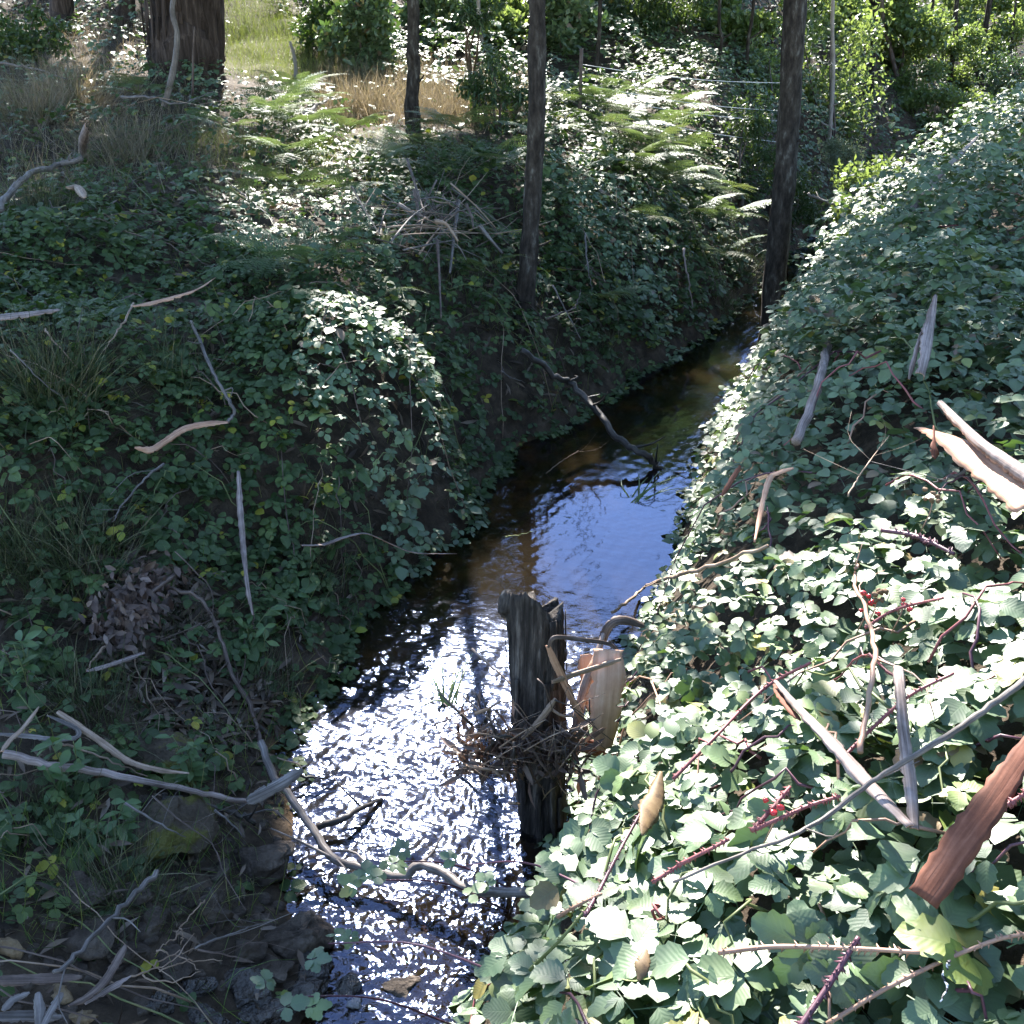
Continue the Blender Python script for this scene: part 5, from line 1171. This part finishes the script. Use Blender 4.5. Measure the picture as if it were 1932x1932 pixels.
# ------------------------------------------------------------------ rocks
for k, (a_, b_, wp, ln_, lab) in enumerate([(985, 1075, 46, 60, 'largest orange sunken stone lit behind the stump'), (925, 1105, 60, 26, 'flat orange sunken stone left of the stump top'), (1030, 1060, 34, 24, 'small orange sunken stone at the edge of the blue reflection'), (880, 1150, 70, 20, 'long brown sunken stone left of the stump')]):
    p_ = atz(np.array(float(a_)), np.array(float(b_)), -.03); kk = project(p_)[2] / F; V, T = rock_mesh(300 + k, wp / 2 * kk, ln_ * kk, .03, 4, .25)
    ob = obj('sunken_stone', mesh_np('sunken_stone', V, T, 'sandstone'), None, p_ - np.array([0, 0, .012])); ob.rotation_euler = (0, 0, -.5); tag(ob, lab, 'stone', 'orange stones under the water')
RK = [((322, 1437), 150, 95, 'rock_moss', 'earthy mossy boulder above the pale log end'), ((290, 1572), 205, 105, 'rock_moss', 'large moss-topped boulder at the lower left'),
      ((482, 1618), 165, 92, 'rock', 'dark flat boulder at the left water edge'), ((396, 1712), 105, 100, 'rock', 'dark rounded boulder under the thin long twig'), ((562, 1765), 150, 115, 'rock', 'dark boulder standing in the shallow water'),
      ((281, 1740), 82, 80, 'rock', 'dark rock below the grass tuft among the boulders'), ((142, 1682), 90, 58, 'rock', 'dark rock behind the big slanting stick'), ((176, 1760), 95, 66, 'rock', 'dark rock under the big slanting stick'),
      ((95, 1733), 60, 40, 'rock', 'small dark rock at the left among bramble sprays'), ((17, 1787), 44, 44, 'rock_tan', 'small light rock at the left edge'), ((297, 1892), 66, 58, 'rock_wet', 'wet glistening rock at the bottom left'),
      ((360, 1868), 76, 56, 'rock_wet', 'wet pitted rock right of the glistening one'), ((322, 1836), 100, 46, 'rock', 'low rock beneath the pale twig spray'), ((160, 1920), 56, 34, 'rock_tan', 'tan rock at the bottom edge'),
      ((112, 1875), 56, 34, 'rock_tan', 'orange-tan rock behind grey bark ribbons'), ((460, 1868), 110, 64, 'rock_wet', 'wet rock at the edge of the lowest water'), ((474, 1797), 76, 48, 'rock', 'dark rock below the grey stick'),
      ((683, 1590), 64, 26, 'rock_wet', 'low dark rock breaking the glittering water'), ((676, 1916), 46, 40, 'rock_pale', 'pale lichened rock at the bottom edge'), ((712, 1845), 36, 28, 'rock_pale', 'small pale rock in the lower water'),
      ((560, 1885), 130, 60, 'rock_wet', 'dark wet slab in the lowest water'), ((390, 1925), 80, 40, 'rock_wet', 'wet rock at the very bottom left of centre'), ((600, 1832), 84, 50, 'rock_wet', 'dark wet stone right of the shallow-water boulder'), ((515, 1832), 70, 46, 'rock', 'dark stone below the shallow-water boulder'), ((650, 1880), 80, 42, 'rock_wet', 'wet stone between the sprigs at the bottom'), ((600, 1690), 44, 26, 'rock_wet', 'small wet stone at the left rim of the glitter'), ((480, 1915), 76, 44, 'rock_wet', 'wet stone at the bottom edge left of the pale rock'), ((770, 1885), 70, 36, 'rock', 'dark stone under the overhanging brambles at the bottom'), ((230, 1800), 70, 45, 'rock', 'dark rock left of the twig spray'), ((420, 1640), 60, 44, 'rock', 'small dark rock between the two dark boulders'), ((245, 1680), 70, 44, 'rock', 'dark rock behind the grass tuft')]
for k, (c, wp, hp, mt_, lab) in enumerate(RK):
    p_ = cast(c[0], c[1] + hp * .25, 0., ground)[0]; p_[2] = max(p_[2], -.03); kk = project(p_)[2] / F; sx = wp / 2 * kk; sz = hp / 2 * kk
    V, T = rock_mesh(100 + k, sx * 1.08, sx * .85, sz * 1.05, 5, .42)
    ob = obj('rock', mesh_np('rock', V, T, mt_), None, p_ + np.array([0, sx * .2, sz * .3])); ob.rotation_euler = (0, 0, rng.uniform(-.5, .5)); tag(ob, lab, 'rock', 'rocks at the lower left')
Pb = field(1400, -3.2, -.5, 2.2, 3.9, lambda px, py, x, y: inpoly(px, py, ROCKS)); 
Vr, Tr = rock_mesh(77, 1, 1, .7, 2, .3); nb_ = len(Pb)
V, T, L = scatter((Vr, Tr, np.zeros((len(Vr), 3))), Pb, basis(np.tile([0, 0, 1.], (nb_, 1)), rand_fwd(nb_)), rng.uniform(.008, .035, nb_), rng.uniform(0, 1, nb_))
tag(stuff(obj('pebbles', mesh_np('pebbles', V, T, 'rock'))), 'small dark stones scattered between the boulders', 'pebbles')

# ------------------------------------------------------------------ ferns
FM = [mesh_np('frond', v, t, 'fern', l_) for v, t, l_ in FRONDS]
def fern(label, pxy, size, nf, face=None, spread=1.0, lift=.02):
    c = cast(*pxy, 0., ground)[0]; c[2] += lift; root = thing('bracken_fern', label, 'fern', c, 'bracken ferns on the left bank'); nn = normal_at(np.array(c[0]), np.array(c[1]), ground)
    for k in range(nf):
        a = (face if face is not None else rng.uniform(0, 6.28)) + (k - (nf - 1) / 2) * spread + rng.normal(0, .15)
        el = rng.uniform(.2, .7); f = np.array([math.cos(a) * math.cos(el), math.sin(a) * math.cos(el), math.sin(el)]); u_ = np.array([0, 0, 1.]) + nn * .3
        B = basis(u_[None], f[None])[0] if False else basis(nrm(np.cross(np.cross(f, u_), f))[None], f[None])[0]
        s_ = size * rng.uniform(.7, 1.1); st = .3 * size
        ob = bpy.data.objects.new('frond', FM[rng.integers(4)]); COL.objects.link(ob); ob.parent = root
        o3 = f * st; ob.matrix_local = Matrix([[*(B[q] * s_), o3[q]] for q in range(3)] + [[0, 0, 0, 1]])
        C = smooth_path([c, c + f * st * .5, c + o3], 4); V, T, L = tube(C, .005, 5); part('stalk', V, T, 'cane_green', root, L)
TOCAM = -math.pi / 2
FE = [((535, 270), .55, 5, 'glaring white bracken at the sun patch left of the brush pile'), ((580, 320), .5, 4, 'bracken just below the glaring sun patch'), ((600, 255), .45, 4, 'sunlit bracken under the grey fallen branch'), ((545, 455), .55, 4, 'bright bracken frond patch above the bramble mound'),
      ((620, 460), .45, 3, 'small bracken right of the bright frond patch'), ((590, 600), .55, 5, 'bracken glaring on top of the bramble mound'), ((480, 480), .45, 3, 'shaded bracken left of the bright frond patch'), ((700, 660), .4, 3, 'bracken tips on the right flank of the bramble mound'),
      ((1085, 250), .6, 5, 'bracken just right of the middle trunk near the wires'), ((1180, 240), .7, 5, 'tall bracken in front of the fence wires'), ((1150, 310), .7, 5, 'pale glaring bracken on the bank top right of the middle trunk'), ((1230, 310), .75, 6, 'large sunlit bracken at the crest of the ferny bank'),
      ((1290, 350), .75, 6, 'large bracken leaning from the crest toward the stream trunk'), ((1330, 410), .7, 6, 'sunlit bracken near the stream trunk'), ((1250, 400), .65, 5, 'bracken on the face of the ferny bank'), ((1170, 380), .6, 5, 'half-shaded bracken on the ferny bank'),
      ((1360, 470), .6, 5, 'bracken at the bank edge beside the stream trunk'), ((1290, 470), .55, 5, 'bracken low on the ferny bank above the pinkish stick'), ((1080, 400), .5, 4, 'shaded bracken right of the middle trunk'), ((1200, 480), .5, 4, 'dark bracken on the lower ferny bank'),
      ((870, 320), .55, 5, 'green bracken above the brush pile'), ((930, 380), .55, 4, 'green bracken between brush pile and middle trunk'), ((800, 350), .5, 4, 'bracken left above the brush pile'), ((930, 520), .4, 3, 'pale bracken frond touching the middle trunk'),
      ((700, 400), .5, 4, 'half-lit bracken left of the brush pile'), ((1130, 640), .4, 3, 'dark bracken at the water edge right of the middle trunk'), ((1350, 540), .5, 4, 'bracken overhanging the water at the stream trunk'), ((270, 250), .45, 4, 'bracken in the dry grass left of the pale branch'), ((900, 600), .4, 3, 'dark bracken left of the foot of the middle trunk'), ((440, 330), .4, 3, 'shaded bracken below the great trunk'), ((1020, 320), .5, 4, 'bracken just behind the middle trunk'), ((660, 330), .5, 4, 'bracken between sun patch and slender trunk'), ((510, 300), .5, 5, 'pale bracken at the left rim of the sun patch'), ((560, 235), .5, 5, 'pale bracken at the upper rim of the sun patch'), ((560, 380), .5, 4, 'bracken between the two bright fern patches'), ((640, 560), .45, 4, 'bracken behind the top of the bramble mound'), ((1120, 270), .65, 5, 'bracken at the back of the ferny bank'), ((1210, 350), .65, 5, 'bracken in the middle of the ferny bank'), ((1380, 420), .6, 5, 'bracken leaning against the stream trunk'), ((1260, 260), .6, 5, 'bracken under the lowest fence wire')]
for c, s_, nf, lab in FE: fern(lab, c, s_, int(nf * 1.8), TOCAM + rng.normal(0, .5), 3.0 / (nf * 1.8), .36)

# ------------------------------------------------------------------ tussocks, reeds, fence and last things
def tussock(label, pxy, h_, nb, mat='grass', spread=.09, lean=.55, name='grass_tussock'):
    c = cast(*pxy, 0., ground)[0]; P = c + rng.normal(0, spread, (nb, 3)) * np.array([1, 1, 0]); P[:, 2] = ground(P[:, 0], P[:, 1])
    out = (P - c) * np.array([1, 1, 0]) / spread * .35; V, T, L = blades_at(P, h_ * .6, h_, lean, out)
    tag(obj(name, mesh_np(name, V - c, T, mat, L), None, c), label, 'grass', 'grass tussocks on the left bank')
TU = [((110, 770), .55, 520, 'big grass tussock on the left bank'), ((150, 1070), .45, 330, 'grass tussock left of the withered leaf heap'), ((30, 1080), .4, 220, 'grass tussock at the left edge beside another'), ((215, 1690), .32, 150, 'green grass tuft among the boulders'), ((330, 1700), .2, 70, 'thin grass tuft right of the boulder tuft'),
      ((330, 730), .4, 220, 'grass tussock left of the bent grey stick'), ((180, 1350), .35, 180, 'grass tussock above the brown bark strip'), ((500, 1290), .3, 160, 'bright weed clump at the water edge'), ((420, 1395), .22, 90, 'small grass tuft beside the long dead branch'), ((80, 420), .45, 300, 'grass tussock under the curved branch'),
      ((600, 1100), .35, 160, 'grass tussock above the dark water left of the stump'), ((350, 1190), .3, 120, 'grass tuft right of the withered leaves'), ((1130, 660), .35, 150, 'grass tussock hanging at the stream below the middle trunk'), ((600, 270), .5, 260, 'green grass tussock behind the glaring bracken'), ((1390, 500), .5, 220, 'arching grass over the water by the stream trunk'), ((1370, 590), .35, 130, 'grass tuft at the water left of the stream trunk'), ((80, 1520), .25, 110, 'grass tuft below the long pale log')]
for c, h_, nb, lab in TU: tussock(lab, c, h_, int(nb * 1.4), 'tussock')
for c, h_, nb, lab in [((60, 230), .6, 420, 'tall dry grass stand at the upper left edge'), ((150, 200), .65, 420, 'tall dry grass stand left of the great trunk'), ((690, 210), .5, 300, 'straw grass clump left of the slender trunk'), ((840, 225), .4, 240, 'straw grass clump right of the slender trunk'), ((240, 300), .55, 380, 'dry grass stand below the great trunk')]:
    tussock(lab, c, h_, nb, 'drygrass', .16, .3, 'dry_grass_tussock')
def reeds(label, base, tips, wpx):
    root = thing('water_weed', label, 'water weed', atz(np.array(float(base[0])), np.array(float(base[1])), 0.), 'weeds in the stream')
    for k, (a, b, z) in enumerate(tips):
        s0 = (base[0] + rng.uniform(-14, 14), base[1] + rng.uniform(-8, 8), -.01); C = wpath([s0, ((s0[0] + a) / 2 + rng.uniform(-8, 8), (s0[1] + b) / 2 - 6, z * .8), (a, b, z)], 0, 10)
        V, Q, mi = ribbon(C, wpx * project(C[0])[2] / F * np.linspace(1, .35, 10), .6, (0, -.6, 1), .4, k, 3, .05, .0012); part('blade', V, Q, ['reed', 'reed'], root, None, True, mi)
reeds('fan of pale weed blades in the blue reflection', (1195, 948), [(1172, 905, .05), (1205, 892, .06), (1222, 900, .05), (1245, 888, .1), (1240, 905, .06), (1258, 910, .06), (1285, 896, .1), (1270, 915, .05), (1290, 920, .05), (1230, 935, .02)], 4)
reeds('green weed blades bending in the glittering water', (845, 1330), [(800, 1290, .06), (806, 1250, .1), (830, 1235, .13), (862, 1240, .1), (880, 1255, .09), (892, 1232, .12), (815, 1310, .04), (870, 1290, .05), (826, 1268, .1), (800, 1330, .02)], 5)
# fence
f0 = aty(np.array(1095.), np.array(190.), 13.2); f1 = aty(np.array(1720.), np.array(280.), 15.6)
fen = thing('wire_fence', 'wire fence with four pale strands crossing behind the middle trunk', 'fence', (f0[0], f0[1], float(ground(f0[0], f0[1]))))
for k, (ya, yb) in enumerate([(121, 172), (158, 232), (176, 252), (198, 300)]):
    a = aty(np.array(1095.), np.array(float(ya)), 13.2); b = aty(np.array(1480.), np.array(float(ya + (yb - ya) * .7)), 14.6)
    C = a + (b - a) * np.linspace(0, 1, 14)[:, None]; C[:, 2] -= .05 * np.sin(np.linspace(0, math.pi, 14)); V, T, L = tube(C, .0036, 5, 0, k); part('wire', V, T, 'wire', fen, L)
for px_, y_ in ((1097, 13.2), (1480, 14.55)):
    t = aty(np.array(float(px_)), np.array(100 + (px_ - 1095) * .09), y_); g0 = float(ground(t[0], t[1])); V, T, L = tube(smooth_path([(t[0], t[1], g0 - .1), (t[0], t[1], t[2] + .05)], 6), .022, 6, .1, px_); part('post', V, T, 'stick_brown', fen, L)
# withered leafy branch
wb = cast(240, 1150, .03)[0]; root = thing('withered_branch', 'fallen branch of withered brown leaves heaped on the left bank', 'branch', wb)
V, T, L = tube(wpath([(330, 1085), (270, 1130), (220, 1180)], .08, 10), np.linspace(.012, .005, 10), 6); part('stem', V, T, 'stick_brown', root, L)
nw = 520; _q = rng.normal(0, 1, nw); q = np.stack([250 + 26 * _q + rng.normal(0, 20, nw), 1145 - 20 * _q + rng.normal(0, 26, nw)], -1); Pw = cast(q[:, 0], q[:, 1], .05) + np.abs(rng.normal(0, .03, (nw, 1))) * np.array([0, -.3, 1])
V, T, L = scatter(OVAL, Pw, basis(nrm(np.array([0, -.6, .8]) + rng.normal(0, .6, (nw, 3))), nrm(np.array([.0, -.35, -1.]) + rng.normal(0, .8, (nw, 3)))), rng.uniform(.03, .075, nw), rng.uniform(0, 1, nw)); stuff(part('dead_leaves', V, T, 'deadleaf', root, L))
# black and white banded strand
m, n, l, o = new_mat('banded strand'); M['banded'] = m
tc = n.new('ShaderNodeTexCoord'); wv = n.new('ShaderNodeTexWave'); wv.inputs['Scale'].default_value = 22; wv.bands_direction = 'DIAGONAL'; l.new(tc.outputs['Object'], wv.inputs['Vector'])
rp = ramp(n, [(.45, (.02, .02, .025)), (.55, (.6, .6, .62))]); l.new(wv.outputs[0], rp.inputs[0]); p = principled(n, .5); l.new(rp.outputs[0], p.inputs['Base Color']); l.new(p.outputs[0], o.inputs[0])
stick('small black and white banded strand hanging in the lower right brambles', [(1790, 1815), (1780, 1840), (1786, 1862), (1773, 1888)], 11, 'banded', .1, name='banded_strand', cat='strand', rough=.3)
# leafy bramble tips reaching over the water
for k, (a, b, lab) in enumerate([(720, 1625, 'dark bramble tip over the bright water left of centre'), (880, 1632, 'dark bramble tip in front of the driftwood branch'), (700, 1660, 'lower dark bramble tip over the water'), (620, 1780, 'green bramble sprig at the bottom beside the dark boulder'), (540, 1880, 'green bramble sprig low over the wet rocks')]):
    c = atz(np.array(float(a)), np.array(float(b)), .55 if k < 3 else .45); e = cast(a + (260 if k < 3 else 330), b + 60, .0)[0]
    root = thing('bramble_tip', lab, 'bramble', c, 'bramble tips over the water')
    V, T, L = tube(smooth_path([c, (c + e) / 2 + np.array([0, 0, .06]), e], 10), np.linspace(.002, .004, 10), 5); part('cane', V, T, 'cane_purple', root, L)
    for q in range(3):
        lib = LEAFMESH[('bramble', 'n3' if q % 2 else 'n5')]; ob = bpy.data.objects.new('leaf', lib[q % len(lib)]); COL.objects.link(ob); ob.parent = root
        B = basis(nrm(np.array([[0, -.3, 1.]]) + rng.normal(0, .25, (1, 3))), rand_fwd(1))[0] * rng.uniform(.036, .055); d = np.array([(q - .8) * .055, rng.normal(0, .05), rng.normal(0, .03)])
        ob.matrix_local = Matrix([[*B[r_], d[r_]] for r_ in range(3)] + [[0, 0, 0, 1]])

for k, (a, b, lab) in enumerate([(505, 1275, 'upright leafy weed at the water edge left of the glitter'), (355, 1300, 'leafy weed beside the long dead branch'), (135, 1515, 'upright weed below the long pale log'), (210, 1590, 'small weed growing on the moss-topped boulder'), (600, 790, 'bright-leaved weed on the flank of the bramble mound'), (365, 1495, 'weed growing through the end of the pale log'), (470, 1235, 'leafy weed on the bank beside the bark strip'), (60, 1330, 'weed at the left edge above the bent bark strip'), (560, 1160, 'weed hanging over dark water left of the stump'), (640, 720, 'weed on top of the bramble mound')]):
    c = cast(a, b, 0., ground)[0]; root = thing('weed_plant', lab, 'weed', c, 'leafy weeds on the left bank'); h_ = rng.uniform(.16, .3)
    for q in range(4):
        e = c + np.array([rng.normal(0, .06), rng.normal(0, .06), h_ * rng.uniform(.7, 1.1)]); C = smooth_path([c, (c + e) / 2 + rng.normal(0, .012, 3), e], 7); V, T, L = tube(C, np.linspace(.003, .0015, 7), 5, .1, q); part('stem', V, T, 'cane_green', root, L)
        nl = 13; P = C[rng.integers(1, 7, nl)] + rng.normal(0, .004, (nl, 3)); V, T, L = scatter(OVAL, P, basis(np.array([0, -.2, 1.]) + rng.normal(0, .35, (nl, 3)), rand_fwd(nl) + np.array([0, 0, .25])), rng.uniform(.045, .085, nl), rng.uniform(0, 1, nl)); part('leaves', V, T, 'weedleaf', root, L)
